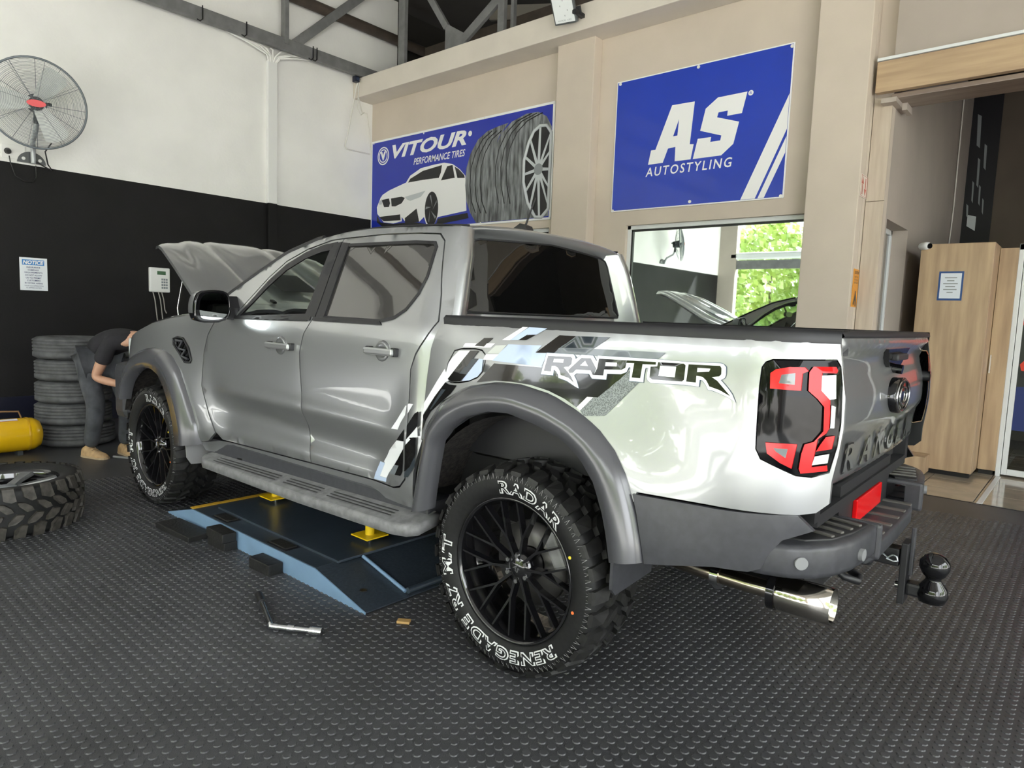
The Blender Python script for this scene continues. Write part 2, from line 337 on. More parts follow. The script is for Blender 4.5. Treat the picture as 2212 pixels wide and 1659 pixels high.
LAMP=[
 ('lamp','',0,[(-0.921,1.316),(-1.077,1.323),(-1.088,1.303),(-1.096,1.245),(-1.101,1.129),(-1.097,1.06),(-1.084,0.98),(-1.043,0.963),(-1.004,0.966),(-0.911,1.009),(-0.896,1.04),(-0.894,1.115),(-0.892,1.233),(-0.894,1.29),(-0.903,1.307)],[]),
 ('red_square','red',1,[(-0.922,1.274),(-0.935,1.286),(-0.969,1.295),(-1.006,1.296),(-1.016,1.285),(-1.002,1.277),(-1.002,1.226),(-0.925,1.228)],[[(-0.951,1.271),(-0.985,1.278),(-0.986,1.243),(-0.946,1.245)]]),
 ('grey_square','smoke',1,[(-0.951,1.271),(-0.985,1.278),(-0.986,1.243),(-0.946,1.245)],[]),
 ('red_band','red',2,[(-1.027,1.299),(-1.078,1.301),(-1.083,1.289),(-1.081,1.282),(-1.048,1.282),(-1.051,1.229),(-1.072,1.201),(-1.075,1.162),(-1.076,1.116),(-1.07,1.101),(-1.052,1.083),(-1.049,1.048),(-1.043,0.998),(-1.078,1.005),(-1.08,0.988),(-1.019,0.977),(-1.014,0.991),(-1.017,1.036),(-1.023,1.066),(-1.044,1.075),(-1.064,1.108),(-1.061,1.181),(-1.044,1.204),(-1.021,1.227),(-1.019,1.283)],[]),
 ('red_block','red',2,[(-1.071,1.091),(-1.09,1.095),(-1.086,1.055),(-1.051,1.046),(-1.059,1.066)],[]),
 ('white_lens','lens',2,[(-1.049,1.274),(-1.08,1.277),(-1.085,1.206),(-1.072,1.203),(-1.051,1.229)],[]),
 ('white_lens','lens',2,[(-1.077,1.186),(-1.086,1.182),(-1.087,1.118),(-1.079,1.118)],[]),
 ('white_lens','lens',2,[(-1.049,1.031),(-1.081,1.04),(-1.079,1.012),(-1.044,1.004)],[]),
 ('red_ring','red',1,[(-0.925,1.064),(-1.004,1.065),(-0.995,0.99),(-0.966,1.005),(-0.931,1.031)],[[(-0.947,1.049),(-0.983,1.049),(-0.979,1.021),(-0.953,1.039)]]),
 ('grey_ring','smoke',1,[(-0.947,1.049),(-0.983,1.049),(-0.979,1.021),(-0.953,1.039)],[]),
 ('fuel','',0,[(0.386,1.263),(0.346,1.274),(0.263,1.279),(0.222,1.275),(0.198,1.258),(0.192,1.227),(0.196,1.186),(0.221,1.16),(0.27,1.141),(0.322,1.13),(0.371,1.125),(0.406,1.135),(0.419,1.159),(0.415,1.21)],[]),
 ('vent','',0,[(2.974,1.18),(2.85,1.189),(2.735,1.072),(2.781,1.039),(2.854,1.041),(2.966,1.147)],[]),
]
# ------------------------------------------------------------------ room shell
X0, YW, YL, XB, ZR_ = 7.23, -3.8, 9.0, -7.0, 6.3
m_white = M('white_plaster', (.86, .85, .82), .8, var=.05, vs=1.2, bump=.12, bs=30)
m_black = M('black_wall_paint', (.0075, .007, .0075), .6, var=.25, vs=2., bump=.1, bs=40, spec=.28)
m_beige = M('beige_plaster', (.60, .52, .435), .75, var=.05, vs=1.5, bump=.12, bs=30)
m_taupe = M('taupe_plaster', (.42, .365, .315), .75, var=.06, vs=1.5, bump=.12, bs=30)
m_cream = M('cream_beam_paint', (.70, .64, .56), .7, var=.05, vs=2., bump=.12, bs=30)
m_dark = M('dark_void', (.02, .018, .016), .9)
m_roof = M('roof_sheet', (.05, .045, .04), .6, var=.3, vs=.7)
m_rubber = M('rubber_mat', (.058, .059, .063), .40, var=.22, vs=1.3, bump=.25, bs=220, spec=.5)
m_stud = M('rubber_stud', (.058, .059, .063), .36, var=.22, vs=1.3)
m_steel = M('grey_steel_paint', (.17, .17, .17), .5, var=.15, vs=8)
m_brownsteel = M('brown_steel', (.06, .045, .035), .6, var=.2, vs=6)
m_alu = M('white_aluminium', (.72, .74, .74), .35)
m_mirror = M('mirror_film_pane', (.74, .83, .79), .015, metal=1.)
m_wood = M('pale_oak_board', (.50, .36, .22), .45, vs=2.2, stretch=(7, 7, .7), col2=(.36, .245, .15), detail=8)
m_woodx = M('pale_oak_board_across', (.50, .36, .22), .35, vs=2.2, stretch=(.7, 7, 9), col2=(.38, .26, .16), detail=8)
m_tile = M('polished_tile', (.42, .36, .28), .12, var=.10, vs=5, coat=.3)
m_ground = M('outside_paving', (.38, .36, .33), .9, var=.15, vs=.8)
m_wire = M('white_cable', (.75, .73, .68), .5)
m_wireb = M('black_cable', (.01, .01, .01), .4)
m_screw = M('bright_screw', (.85, .85, .84), .3, metal=.3)

def boxes(name, spans, mat, parent=None, bev=0.):
    b = B()
    for a, c in spans: b.span(a, c, bev)
    return b.out(name, mat, parent)
fl = struct(boxes('floor', [((XB, -3.77, -.06), (X0, 4.6, 0))], m_rubber), 'black studded rubber coin mat floor')
struct(boxes('floor', [((XB, 4.6, -.06), (X0, YL, -.004))], M('pale_concrete', (.47, .47, .46), .7, var=.12, vs=1.5)), 'pale concrete apron inside the open bays')
struct(boxes('ground', [((-30, YL, -.10), (40, 45, -.03)), ((-40, -12, -.10), (XB, 9, -.03))], m_ground), 'pale paving outside the workshop')
# end wall: black below, white above, dark blue skirting band
b = B(); b.span((X0, -4.27, 2.84), (X0+.2, YL+.2, ZR_)); b.cur = 1; b.span((X0, -4.27, 0), (X0+.2, YL+.2, 2.84))
we = struct(b.out('wall_end', [m_white, m_black]), 'end wall painted black below and white above')
boxes('skirting', [((X0-.012, -3.8, 0), (X0, YL, .33))], M('navy_skirting', (.008, .009, .022), .35), we)
# right wall with two windows and the doorway
wr = []
wr += [((2.51, -4.0, 0), (3.62, YW, 4.65)), ((3.62, -4.0, 0), (6.1, YW, 1.0)), ((3.62, -4.0, 2.52), (6.1, YW, 4.65)), ((6.1, -4.0, 0), (X0, YW, 4.65))]
wr += [((.40, -4.0, 0), (2.51, YW, 1.0)), ((.40, -4.0, 2.48), (2.51, YW, 4.65)), ((.045, -4.0, 0), (.40, YW, 4.65)), ((-.11, -4.0, 0), (.045, -3.90, 4.65))]
struct(boxes('wall_right', wr, m_beige), 'beige plastered side wall with signs')
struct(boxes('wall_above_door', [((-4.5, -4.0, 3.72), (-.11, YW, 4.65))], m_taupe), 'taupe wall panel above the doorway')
struct(boxes('wall_upper_right', [((-4.5, -4.0, 4.65), (1.9, YW, ZR_))], m_beige), 'beige wall above the beam')
struct(boxes('pillar', [((2.95, YW, 0), (3.48, -3.65, 4.62))], m_beige, bev=.008), 'beige wall pillar between the two blue signs')
struct(boxes('pillar', [((.045, YW, 0), (.50, -3.65, 4.62))], m_beige, bev=.008), 'beige wall pillar beside the doorway')
struct(boxes('beam', [((-4.5, YW, 4.60), (X0, -3.43, 4.88))], m_cream, bev=.012), 'cream concrete beam along the top of the right wall')
# window panes and frames
def window(name, x0, x1, z0, z1, label):
    e = struct(empty(name), label); t = .045
    bb = B(); y0, y1 = -3.90, -3.845
    for a, c in (((x0, y0, z1-t), (x1, y1, z1)), ((x0, y0, z0), (x1, y1, z0+t)), ((x0, y0, z0), (x0+t, y1, z1)), ((x1-t, y0, z0), (x1, y1, z1))): bb.span(a, c, .004)
    bb.out('window_frame', m_alu, e)
    boxes('seal', [((x0+t, -3.88, z1-t-.02), (x1-t, -3.86, z1-t)), ((x1-t-.02, -3.88, z0+t), (x1-t, -3.86, z1-t))], m_wireb, e)
    boxes('pane', [((x0+t, -3.883, z0+t), (x1-t, -3.877, z1-t))], m_mirror, e)
    boxes('window_sill', [((x0, -4.0, z0-.03), (x1, YW+.03, z0))], m_beige, e)
window('window_1', .40, 2.51, 1.0, 2.48, 'mirror-tinted window under the plain blue sign')
window('window_2', 3.62, 6.1, 1.0, 2.52, 'mirror-tinted window behind the truck cab')
# ceiling, outer walls
struct(boxes('ceiling', [((XB-.5, -3.6, ZR_), (X0+.3, YL+.5, ZR_+.05))], M('pale_roof_lining', (.30, .30, .30), .6, var=.1, vs=1.)), 'pale lined roof over the workshop')
struct(boxes('ceiling_void', [((XB-.5, -9.5, ZR_), (X0+.3, -3.6, ZR_+.05))], m_roof), 'dark sheet roof over the back rooms')
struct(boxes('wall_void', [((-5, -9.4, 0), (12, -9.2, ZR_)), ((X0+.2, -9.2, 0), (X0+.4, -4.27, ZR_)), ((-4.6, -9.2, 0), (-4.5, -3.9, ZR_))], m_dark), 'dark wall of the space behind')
struct(boxes('wall_left', [((6.7, YL, 0), (X0, YL+.2, ZR_)), ((XB, YL, 4.7), (6.7, YL+.2, ZR_)), ((XB, YL, 0), (XB+.6, YL+.2, 4.7)), ((-1.2, YL, 0), (-.8, YL+.2, 4.7))], m_taupe), 'far side wall with tall open bays')
struct(boxes('wall_back', [((XB-.2, -4.0, 4.3), (XB, YL, ZR_)), ((XB-.2, -4.0, 0), (XB, -2.4, 4.3)), ((XB-.2, 3.0, 0), (XB, 3.5, 4.3)), ((XB-.2, YL-.6, 0), (XB, YL, 4.3)), ((XB, -4.0, 0), (-4.5, -3.8, ZR_))], m_white), 'street side wall with open roller door bays')
# doorway: pilaster, lintel, soffit, return wall with its small window
struct(boxes('trim_1', [((-.11, -3.90, 0), (.04, -3.878, 2.555)), ((-.11, -3.90, 2.56), (.04, -3.878, 3.46))], M('washed_oak_strip', (.56, .48, .39), .5, vs=3, stretch=(9, 9, .8), col2=(.47, .39, .31)), bev=.003), 'washed oak strip beside the doorway')
struct(boxes('trim_2', [((-4.4, YW-.02, 3.47), (.01, YW+.05, 3.73))], m_woodx, bev=.004), 'pale oak fascia over the doorway')
struct(boxes('trim_3', [((-4.4, YW-.02, 3.735), (.01, YW+.062, 3.76))], m_alu, bev=.003), 'white strip on top of the oak fascia')
struct(boxes('trim_4', [((-4.4, -4.18, 3.42), (-.11, YW-.02, 3.46))], M('glossy_soffit_board', (.25, .19, .15), .18, vs=2, stretch=(.8, 7, 9), col2=(.18, .135, .11)), bev=.004), 'glossy soffit board under the fascia')
struct(boxes('trim_5', [((-.16, -4.2, 3.38), (-.04, YW+.03, 3.42)), ((-.20, -4.2, 3.36), (-.16, -4.0, 3.42))], m_taupe), 'small bracket under the soffit')
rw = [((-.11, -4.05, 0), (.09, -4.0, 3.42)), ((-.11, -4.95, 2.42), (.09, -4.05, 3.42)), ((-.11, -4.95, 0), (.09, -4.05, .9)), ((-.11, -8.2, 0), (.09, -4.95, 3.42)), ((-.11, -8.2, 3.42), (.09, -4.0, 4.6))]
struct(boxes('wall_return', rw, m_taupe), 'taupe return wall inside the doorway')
w3 = struct(empty('window_3'), 'small window in the return wall behind the pillar')
boxes('window_frame', [((.03, -4.95, 2.37), (.07, -4.05, 2.42)), ((.03, -4.11, .9), (.07, -4.05, 2.42)), ((.03, -4.95, .9), (.07, -4.90, 2.42)), ((.03, -4.53, .9), (.07, -4.48, 2.42))], m_alu, w3, .004)
boxes('pane', [((.045, -4.90, .9), (.05, -4.11, 2.37))], M('dim_pane', (.10, .11, .10), .05, coat=1.), w3)
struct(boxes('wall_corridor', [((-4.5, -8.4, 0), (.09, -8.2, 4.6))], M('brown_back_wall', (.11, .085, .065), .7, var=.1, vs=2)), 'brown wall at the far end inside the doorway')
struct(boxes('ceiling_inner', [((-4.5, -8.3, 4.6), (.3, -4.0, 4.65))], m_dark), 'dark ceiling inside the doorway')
# tiled floor beyond the mat, each tile a piece
tf = struct(boxes('floor', [((-4.5, -9.2, -.06), (7.2, -3.77, -.006))], M('tile_grout', (.10, .085, .07), .8)), 'polished beige tile floor beyond the doorway')
tm = None
for ix in range(7):
    for iy in range(8):
        x = -.12-.445*ix; y = -3.775-.445*iy
        if tm is None:
            t = boxes('tile', [((-.2185, -.2185, -.008), (.2185, .2185, .001))], m_tile, tf, bev=.002); tm = t.data
        else: t = bpy.data.objects.new('tile', tm); COL.objects.link(t); t.parent = tf
        t.location = (x-.2225, y-.2225, 0)
struct(boxes('trim_6', [((-1.075, -5.2, 0), (-1.035, -3.77, .006))], m_alu, bev=.002), 'pale aluminium strip let into the tiles')
struct(boxes('trim_7', [((-4.5, -3.785, -.01), (-.1, -3.765, .003))], m_wireb), 'dark edge strip of the rubber mat')
# studs of the rubber mat
P = .0415; r0, r1, h = .0155, .0130, .0034
def stud_geo(n):
    vs = [(r0*math.cos(2*PI*i/n), r0*math.sin(2*PI*i/n), 0) for i in range(n)]+[(r1*math.cos(2*PI*i/n), r1*math.sin(2*PI*i/n), h) for i in range(n)]
    return vs, [(i, (i+1) % n, n+(i+1) % n, n+i) for i in range(n)]+[tuple(range(n, 2*n))]
cand = []
for i in range(-60, 190):
    for j in range(-88, 92):
        x, y = (i+.5)*P, (j+.5)*P
        if not (-2.2 < x < 7.2 and -3.74 < y < 3.7): continue
        q = project((x, y, 0))
        d = math.hypot(x-CAM.x, y-CAM.y)
        if q is None or not (-450 < q[0] < IW+350 and q[1] < IH+900): continue
        inv = not (0 < q[0] < IW and q[1] < IH)
        if d > 6.2: continue
        cand.append((d+(50 if inv else 0), x, y))
cand.sort()
sv, sf = stud_geo(12); sme = B().add(sv, sf).out('stud', m_stud, fl, norm=True); sme.location = (cand[0][1], cand[0][2], 0)
for d, x, y in cand[1:300]:
    o = bpy.data.objects.new('stud', sme.data); COL.objects.link(o); o.parent = fl; o.location = (x, y, 0)
V = []; F = []; geo = {n: stud_geo(n) for n in (10, 8, 6)}
for d, x, y in cand[300:]:
    d = d % 50
    gv, gf = geo[10 if d < 2.6 else 8 if d < 4. else 6]; n = len(V)
    V += [(a+x, c+y, e) for a, c, e in gv]; F += [tuple(k+n for k in f) for f in gf]
tag(B().add(V, F).out('stud_field', m_stud, fl, norm=False), kind='stuff')
print('studs', len(cand))
# steel roof truss along the end wall and the one over the beam
tr = struct(empty('roof_truss'), 'grey steel roof truss along the white end wall')
xt = X0-.16
def bar(name, p0, p1, wd, dp, mat, parent):
    p0 = Vector(p0); p1 = Vector(p1); d = p1-p0; L = d.length; q = d.to_track_quat('X', 'Z').to_matrix()
    return B().box((p0+p1)/2, (L, dp, wd), q, .004).out(name, mat, parent)
bar('bottom_chord', (xt, YL, 4.97), (xt, -3.85, 4.97), .15, .09, m_steel, tr)
bar('post', (xt, -2.2, 4.97), (xt, -2.2, 6.28), .11, .06, m_steel, tr)
bar('brace', (xt, -2.32, 5.0), (xt, -3.7, 6.28), .12, .06, m_steel, tr)
bar('post', (xt, 1.5, 4.97), (xt, 1.5, 6.28), .11, .06, m_steel, tr)
bar('brace', (xt, 1.6, 5.0), (xt, 3.0, 6.28), .12, .06, m_steel, tr)
B().cyl((xt+.05, -5.5, 5.66), (xt+.05, YL, 5.66), .075, n=14).out('tie_pipe', m_brownsteel, tr)
for yy in (-1.05, -1.62, -2.6, -2.66):
    B().tube([(xt-.06, yy, 5.06), (xt-.06, yy, 4.90), (xt-.06, yy+.03, 4.87), (xt-.06, yy+.07, 4.88)], .008, 6).out('cable_hook', m_wireb, tr)
t2 = struct(empty('roof_truss'), 'grey steel truss standing on the cream beam')
yb = -3.6
bar('post', (6.28, yb, 4.86), (6.28, yb, 6.25), .14, .06, m_steel, t2)
bar('post', (4.35, yb, 4.86), (4.35, yb, 6.25), .11, .06, m_steel, t2)
bar('post', (4.25, yb-.1, 4.86), (4.25, yb-.1, 6.25), .05, .06, m_steel, t2)
bar('brace', (5.36, yb, 5.25), (6.1, yb, 6.25), .09, .05, m_steel, t2)
bar('brace', (5.02, yb, 5.02), (4.35, yb, 5.40), .12, .05, m_steel, t2)
B().prism([(4.96, 4.87), (5.37, 4.87), (5.37, 5.30), (4.96, 5.06)], lambda a, c, d: (a, yb+d, c), -.02, .02).out('gusset_plate', m_steel, t2)
bar('purlin', (6.9, -4.6, 5.55), (1.5, -4.6, 5.55), .14, .08, m_brownsteel, t2)
bar('purlin', (5.4, -4.5, 5.75), (2.0, -5.2, 5.2), .2, .06, M('dim_fascia', (.16, .145, .125), .7), t2)
# ------------------------------------------------------------------ pickup truck (own frame: x forward, y to its left, rear axle at the origin)
PSI = .0212
m_paint = M('silver_paint', (.40, .41, .415), .30, metal=.75, coat=1., coatr=.02)
m_satin = M('underside_silver', (.36, .36, .345), .42, metal=.6, coat=.3)
m_clad = M('dark_grey_cladding', (.048, .049, .056), .36, var=.12, vs=30, spec=.55)
m_flare = M('arch_flare_grey', (.072, .073, .081), .24, spec=.7, coat=.45, coatr=.18)
m_gloss = M('gloss_black', (.006, .006, .007), .06, spec=.6)
m_satinb = M('satin_black', (.013, .013, .015), .45)
m_bump = M('bumper_grey', (.042, .043, .049), .40, var=.15, vs=40)
m_step = M('step_grey', (.20, .20, .205), .5, var=.2, vs=25, bump=.1, bs=200)
m_tint = M('dark_tinted_glass', (.004, .004, .004), .015, spec=.5)
m_tint2 = M('privacy_glass', (.03, .028, .026), .02, spec=.9, coat=1.)
m_clear = glass('clear_side_glass', (.80, .90, .84), .02)
m_chrome = M('chrome', (.72, .72, .72), .08, metal=1.)
m_tyre = M('tyre_rubber', (.0065, .0065, .0068), .62, var=.35, vs=60, spec=.45)
m_tread = M('tread_rubber', (.013, .0128, .0125), .55, var=.35, vs=40, spec=.5)
m_rim = M('gloss_black_rim', (.006, .006, .007), .09, spec=.7, coat=.6)
m_well = M('dirty_wheel_well', (.008, .0075, .007), .9, vs=45, col2=(.035, .030, .026), bump=.5, bs=90)
m_under = M('underbody', (.008, .008, .009), .8)
m_red = M('red_lens', (.70, .006, .008), .16, coat=.12, spec=.35)
m_lens = M('clear_lens', (.72, .76, .76), .12, coat=1.)
m_smoke = M('smoked_lens', (.10, .12, .12), .10, coat=1.)
m_inter = M('cabin_trim', (.012, .012, .013), .6)
D_COL = {'black': M('decal_black', (.006, .006, .006), .10, coat=.6), 'white': M('decal_white', (.86, .88, .90), .3, coat=.4), 'blue': M('decal_pale_blue', (.50, .60, .78), .3, coat=.4),
         'grey': M('decal_grey', (.17, .19, .21), .3, coat=.4), 'char': M('decal_charcoal', (.035, .045, .055), .25, coat=.4), 'silver': M('decal_silver', (.55, .58, .54), .3, coat=.4),
         'mesh': M('decal_halftone', (.25, .28, .27), .35, vs=260, col2=(.10, .11, .11), detail=0), 'navy': M('decal_navy_line', (.06, .10, .15), .3)}
T = thing('pickup_truck', 'silver double-cab pickup truck with raised bonnet parked over the low lift', 'truck', (0, 0, 0), PSI)
def Wc(x, z):
    y = spl(z, ZS, YS); r = math.hypot(x-AXF, (z-ARZ)*.98); y += .048*sst(.98, .60, r)
    r = math.hypot(x-AXR, (z-ARZ)*.98); y += .048*sst(.98, .60, r)*(1 if z < 1.3 else 0)
    d = sst(2.62, 2.25, x)*sst(.55, .95, x); zc = .90-.03*(2.2-x)
    if d > 0: y += d*(.016*math.exp(-((z-zc)/.05)**2)-.026*math.exp(-((z-(zc-.13))/.085)**2))
    if x < .62: y -= .022*((.62-x)/.08)**2
    return y
SL = lambda u, v, d: (u, W(u, v)-d, v)
SC = lambda u, v, d: (u, Wc(u, v)-d, v)
def both(o, parent=None): mirror_obj(o, parent or T); return o
ZRL = [(2.66, 1.365), (2.54, 1.425), (2.42, 1.494), (2.18, 1.615), (1.945, 1.728), (1.69, 1.797), (1.45, 1.830), (1.24, 1.838), (1.02, 1.834), (.78, 1.826), (.585, 1.812)]
F_DOOR = [(2.486, 1.317), (2.56, 1.22), (2.600, 1.11), (2.606, .90), (2.53, .72), (2.47, .62), (2.41, .577), (1.472, .593), (1.505, .75), (1.516, .898), (1.546, 1.177), (1.525, 1.28), (1.477, 1.356), (1.455, 1.50), (1.445, 1.790), (1.544, 1.784), (1.74, 1.742), (1.913, 1.676), (2.04, 1.585), (2.131, 1.498), (2.294, 1.340), (2.40, 1.322)]
R_DOOR = [(1.464, .593), (1.497, .75), (1.508, .898), (1.538, 1.177), (1.517, 1.28), (1.469, 1.356), (1.447, 1.50), (1.437, 1.790), (1.10, 1.797), (.84, 1.790), (.70, 1.779), (.655, 1.745), (.61, 1.60), (.578, 1.50), (.553, 1.38), (.595, 1.30), (.640, 1.23), (.664, 1.16), (.655, 1.0), (.652, .75), (.668, .66), (.705, .620), (.76, .603)]
F_WIN = [(2.232, 1.347), (1.532, 1.368), (1.515, 1.55), (1.505, 1.752), (1.60, 1.742), (1.74, 1.706), (1.89, 1.642), (2.02, 1.548)]
R_WIN = [(1.385, 1.370), (.92, 1.366), (.83, 1.385), (.765, 1.425), (.712, 1.50), (.688, 1.58), (.690, 1.72), (.71, 1.742), (.85, 1.752), (1.385, 1.757)]
both(patch('front_door', F_DOOR, SC, m_paint, T, [F_WIN], .035))
both(patch('rear_door', R_DOOR, SC, m_paint, T, [R_WIN], .035))
gap = .007
CAB = [(2.64, .475), (2.655, .53), (2.56, .545), (2.44, .567), (2.41, .569), (1.47, .586), (.76, .596), (.70, .612), (.659, .655), (.645, .75), (.648, 1.0), (.657, 1.16), (.632, 1.226), (.588, 1.295), (.546, 1.38), (.571, 1.502), (.603, 1.602), (.648, 1.749), (.695, 1.786), (.84, 1.797), (1.10, 1.804), (1.44, 1.797), (1.548, 1.791), (1.745, 1.749), (1.918, 1.682), (2.046, 1.590), (2.137, 1.503), (2.298, 1.347), (2.41, 1.329), (2.49, 1.325), (2.58, 1.345)] + ZRL + [(.545, 1.70), (.515, 1.50), (.500, 1.37), (.522, 1.323), (.548, 1.258), (.552, 1.149), (.545, .975), (.552, .86), (.60, .70), (.61, .53)]
both(patch('cab_side', CAB, SC, m_paint, T, (), .035))
# glass, frames, pillars
def ring(outer, inner, name, mat, off):
    o = patch(name, outer, SC, mat, T, [inner], .04, .01, 0, off=off); both(o); return o
def grow(poly, d):
    n = len(poly); A = sum(poly[i][0]*poly[(i+1) % n][1]-poly[(i+1) % n][0]*poly[i][1] for i in range(n)); s = 1 if A > 0 else -1; out = []
    for i in range(n):
        a, b_, c = poly[i-1], poly[i], poly[(i+1) % n]
        def nr(p, q):
            dx, dy = q[0]-p[0], q[1]-p[1]; l = math.hypot(dx, dy) or 1; return s*dy/l, -s*dx/l
        n1, n2 = nr(a, b_), nr(b_, c); mx, my = n1[0]+n2[0], n1[1]+n2[1]; l2 = mx*mx+my*my
        k = min(2*d/max(l2, .6), abs(2*d)) if d > 0 else max(2*d/max(l2, .6), -abs(2*d)); out.append((b_[0]+mx*k, b_[1]+my*k))
    return out
ring(grow(F_WIN, .022), grow(F_WIN, -.018), 'window_seal', m_satinb, .004)
ring(grow(R_WIN, .006), grow(R_WIN, -.010), 'window_seal', m_satinb, .003)
fw = patch('front_window', grow(F_WIN, -.015), SC, m_clear, T, (), .05, 0, 0, off=-.008); both(fw); bpy.data.objects.remove(fw)   # the near window is wound down
rw_ = patch('rear_window_side', grow(R_WIN, -.004), SC, m_tint2, T, (), .05, 0, 0, off=-.006); both(rw_)
both(patch('pillar_trim', [(1.50, 1.372), (1.452, 1.372), (1.446, 1.55), (1.440, 1.775), (1.508, 1.768), (1.515, 1.55), (1.532, 1.372)], SC, m_satinb, T, (), .05, .008, 0, off=.005))
both(patch('pillar_trim', [(1.444, 1.372), (1.375, 1.372), (1.37, 1.765), (1.434, 1.772), (1.438, 1.55)], SC, m_satinb, T, (), .05, .008, 0, off=.005))
both(patch('belt_moulding', [(2.30, 1.338), (1.485, 1.352), (1.487, 1.372), (2.26, 1.356)], SC, m_satinb, T, (), .06, .01, 0, off=.006))
both(patch('belt_moulding', [(1.462, 1.352), (.90, 1.350), (.92, 1.368), (1.462, 1.372)], SC, m_satinb, T, (), .06, .01, 0, off=.006))
# roof, windscreen, rear panel
def roof_row(p, bow, crown, n=24):
    x, z = p; yr = Wc(x, z); return [(x+bow*(1-t*t), yr*t, z+crown*(1-abs(t)**2.6)) for t in [-1+2*i/n for i in range(n+1)]]
rl = resample(ZRL[::-1], 40); split = next(i for i, q in enumerate(rl) if q[0] > 1.70)
rows = [roof_row(q, -.03*(1-i/split)+.06*(i/split), .042) for i, q in enumerate(rl[:split+1])]
rows[0] = [(a, b_, c-.004) for a, b_, c in rows[0]]
B().grid(rows).out('roof', m_paint, T); ROOF0 = rows[0]; ROOF1 = rows[1]
# windscreen: ruled between the pillars, set in a little
n0 = len(rl)-split
wrows = []
for i, q in enumerate(rl[split:]):
    k = i/(n0-1); wrows.append([(x-.006, y*.985, z-.004) for x, y, z in roof_row(q, .06+.09*k, .042-.012*k)])
B().grid(wrows).out('windscreen', m_clear, T, norm=False)
for s in (1, -1):
    B().tube([(q[0], s*(Wc(*q)-.012), q[1]+.003) for q in rl[split-2:]], .016, 8).out('pillar_moulding', m_satinb, T)
B().grid([[(2.62+.14*(1-t*t)-.02, .86*t, 1.352) for t in (-1, -.5, 0, .5, 1)], [(2.80, .86*t, 1.325) for t in (-1, -.5, 0, .5, 1)]]).out('cowl', m_satinb, T)
for s in (1, -1):
    B().tube([(rl[i][0], s*(Wc(*rl[i])-.055), rl[i][1]+.012) for i in range(0, split-1)], .006, 6).out('roof_ditch_moulding', m_satinb, T)
def xr(z): return .573+.164*(z-1.436)
def hw(z): return .690-.30*(z-1.436)
def xrear(y, z): return xr(z)+.010-.040*(1-min(1.3, (y/hw(z))**2))
def rear_row(z):
    xs = lerp_tab(z, [1.30, 1.37, 1.5, 1.70, 1.815], [.500, .500, .515, .545, .585]); ye = Wc(xs, z); L = [(xs, ye), (xs-.014, ye-.018), (xs-.016, ye-.045), (xs-.006, ye-.085)]
    yw = hw(z)+.012; L += [(xrear(yw*t, z)+(.004 if t == 1 else 0), yw*t) for t in (1, .8, .6, .4, .2, 0)]
    return [(x, y, z) for x, y in L]+[(x, -y, z) for x, y in L[-2::-1]]
B().grid([rear_row(z) for z in (1.30, 1.36, 1.40, 1.45, 1.52, 1.6, 1.68, 1.74, 1.78, 1.80, 1.815)]).out('cab_rear_panel', m_paint, T)
hdr = [[(p[0]-.012*(1-abs(p[1])/.75), p[1], p[2]+.002) for p in ROOF1], ROOF0, [(x-.010, y, z-.012) for x, y, z in ROOF0], [(xrear(max(-.60, min(.60, y*.93)), 1.80)-.012, y*.955, min(1.805, z-.02)) for x, y, z in ROOF0], [(xrear(max(-.60, min(.60, y*.93)), 1.78)+.004, y*.93, 1.775) for x, y, z in ROOF0]]
B().grid(hdr).out('roof_header', m_paint, T)
RG = [(.675, 1.425), (.690, 1.440), (.612, 1.735), (.590, 1.762), (.54, 1.775), (0, 1.800)]; RG = RG+[(-a, c) for a, c in RG[-2::-1]]
rg = patch('rear_window', RG, lambda u, v, d: (xrear(u, v)-.010+d, u, v), m_tint, T, (), .06, .01, .001)
B().tube([(xrear(a, c)-.008, a, c) for a, c in subdiv(RG, .06)], .006, 6, True).out('rear_window_seal', m_satinb, T)
an = B(); an.prism([(.90, 1.872), (.74, 1.872), (.76, 1.91), (.80, 1.925)], lambda a, c, d: (a, d, c), -.03, .03); an.cyl((.79, 0, 1.90), (.72, 0, 2.06), .006, .004, 8); an.out('antenna', m_satinb, T)
# front wing
ARC = lambda x0, z0, r, a0, a1, n: [(x0+r*math.cos(a0+(a1-a0)*i/n), z0+r*math.sin(a0+(a1-a0)*i/n)) for i in range(n+1)]
F_TOP = [(3.98, 1.06), (3.86, 1.12), (3.72, 1.165), (3.55, 1.213), (3.34, 1.272), (3.10, 1.312), (2.9, 1.335), (2.75, 1.345), (2.60, 1.343)]
FEND = [(2.493, 1.322), (2.567, 1.225), (2.608, 1.11), (2.614, .90), (2.540, .72), (2.48, .615), (2.56, .552), (2.665, .53), (2.70, .62)]+ARC(3.25, .46, .585, math.radians(162), math.radians(22), 20)+[(3.85, .62), (3.98, .66)]+F_TOP
VENT = [(2.982, 1.182), (2.929, 1.194), (2.858, 1.188), (2.779, 1.129), (2.732, 1.058), (2.743, 1.039), (2.800, 1.038), (2.877, 1.093), (2.961, 1.143)]; FUEL = LAMP[-2][3]
fb = patch('front_wing', FEND, SL, m_paint, T, [VENT], .045, b=B())
fb.grid([[(x, W(x, z), z) for x, z in F_TOP], [(x, W(x, z)-.03, z+.018) for x, z in F_TOP], [(x, .81, z+.030) for x, z in F_TOP], [(x, .80, z-.03) for x, z in F_TOP]])
both(fb.out('front_wing', m_paint, T, norm=False))
v = patch('wing_vent', VENT, SL, m_gloss, T, (), .03, .0, 0, off=-.012, b=B())
both(v.out('wing_vent', m_gloss, T, norm=False))
both(B().tube([(x, W(x, z)+.003, z) for x, z in subdiv(VENT, .03)], .007, 6, True).out('vent_frame', m_satinb, T))
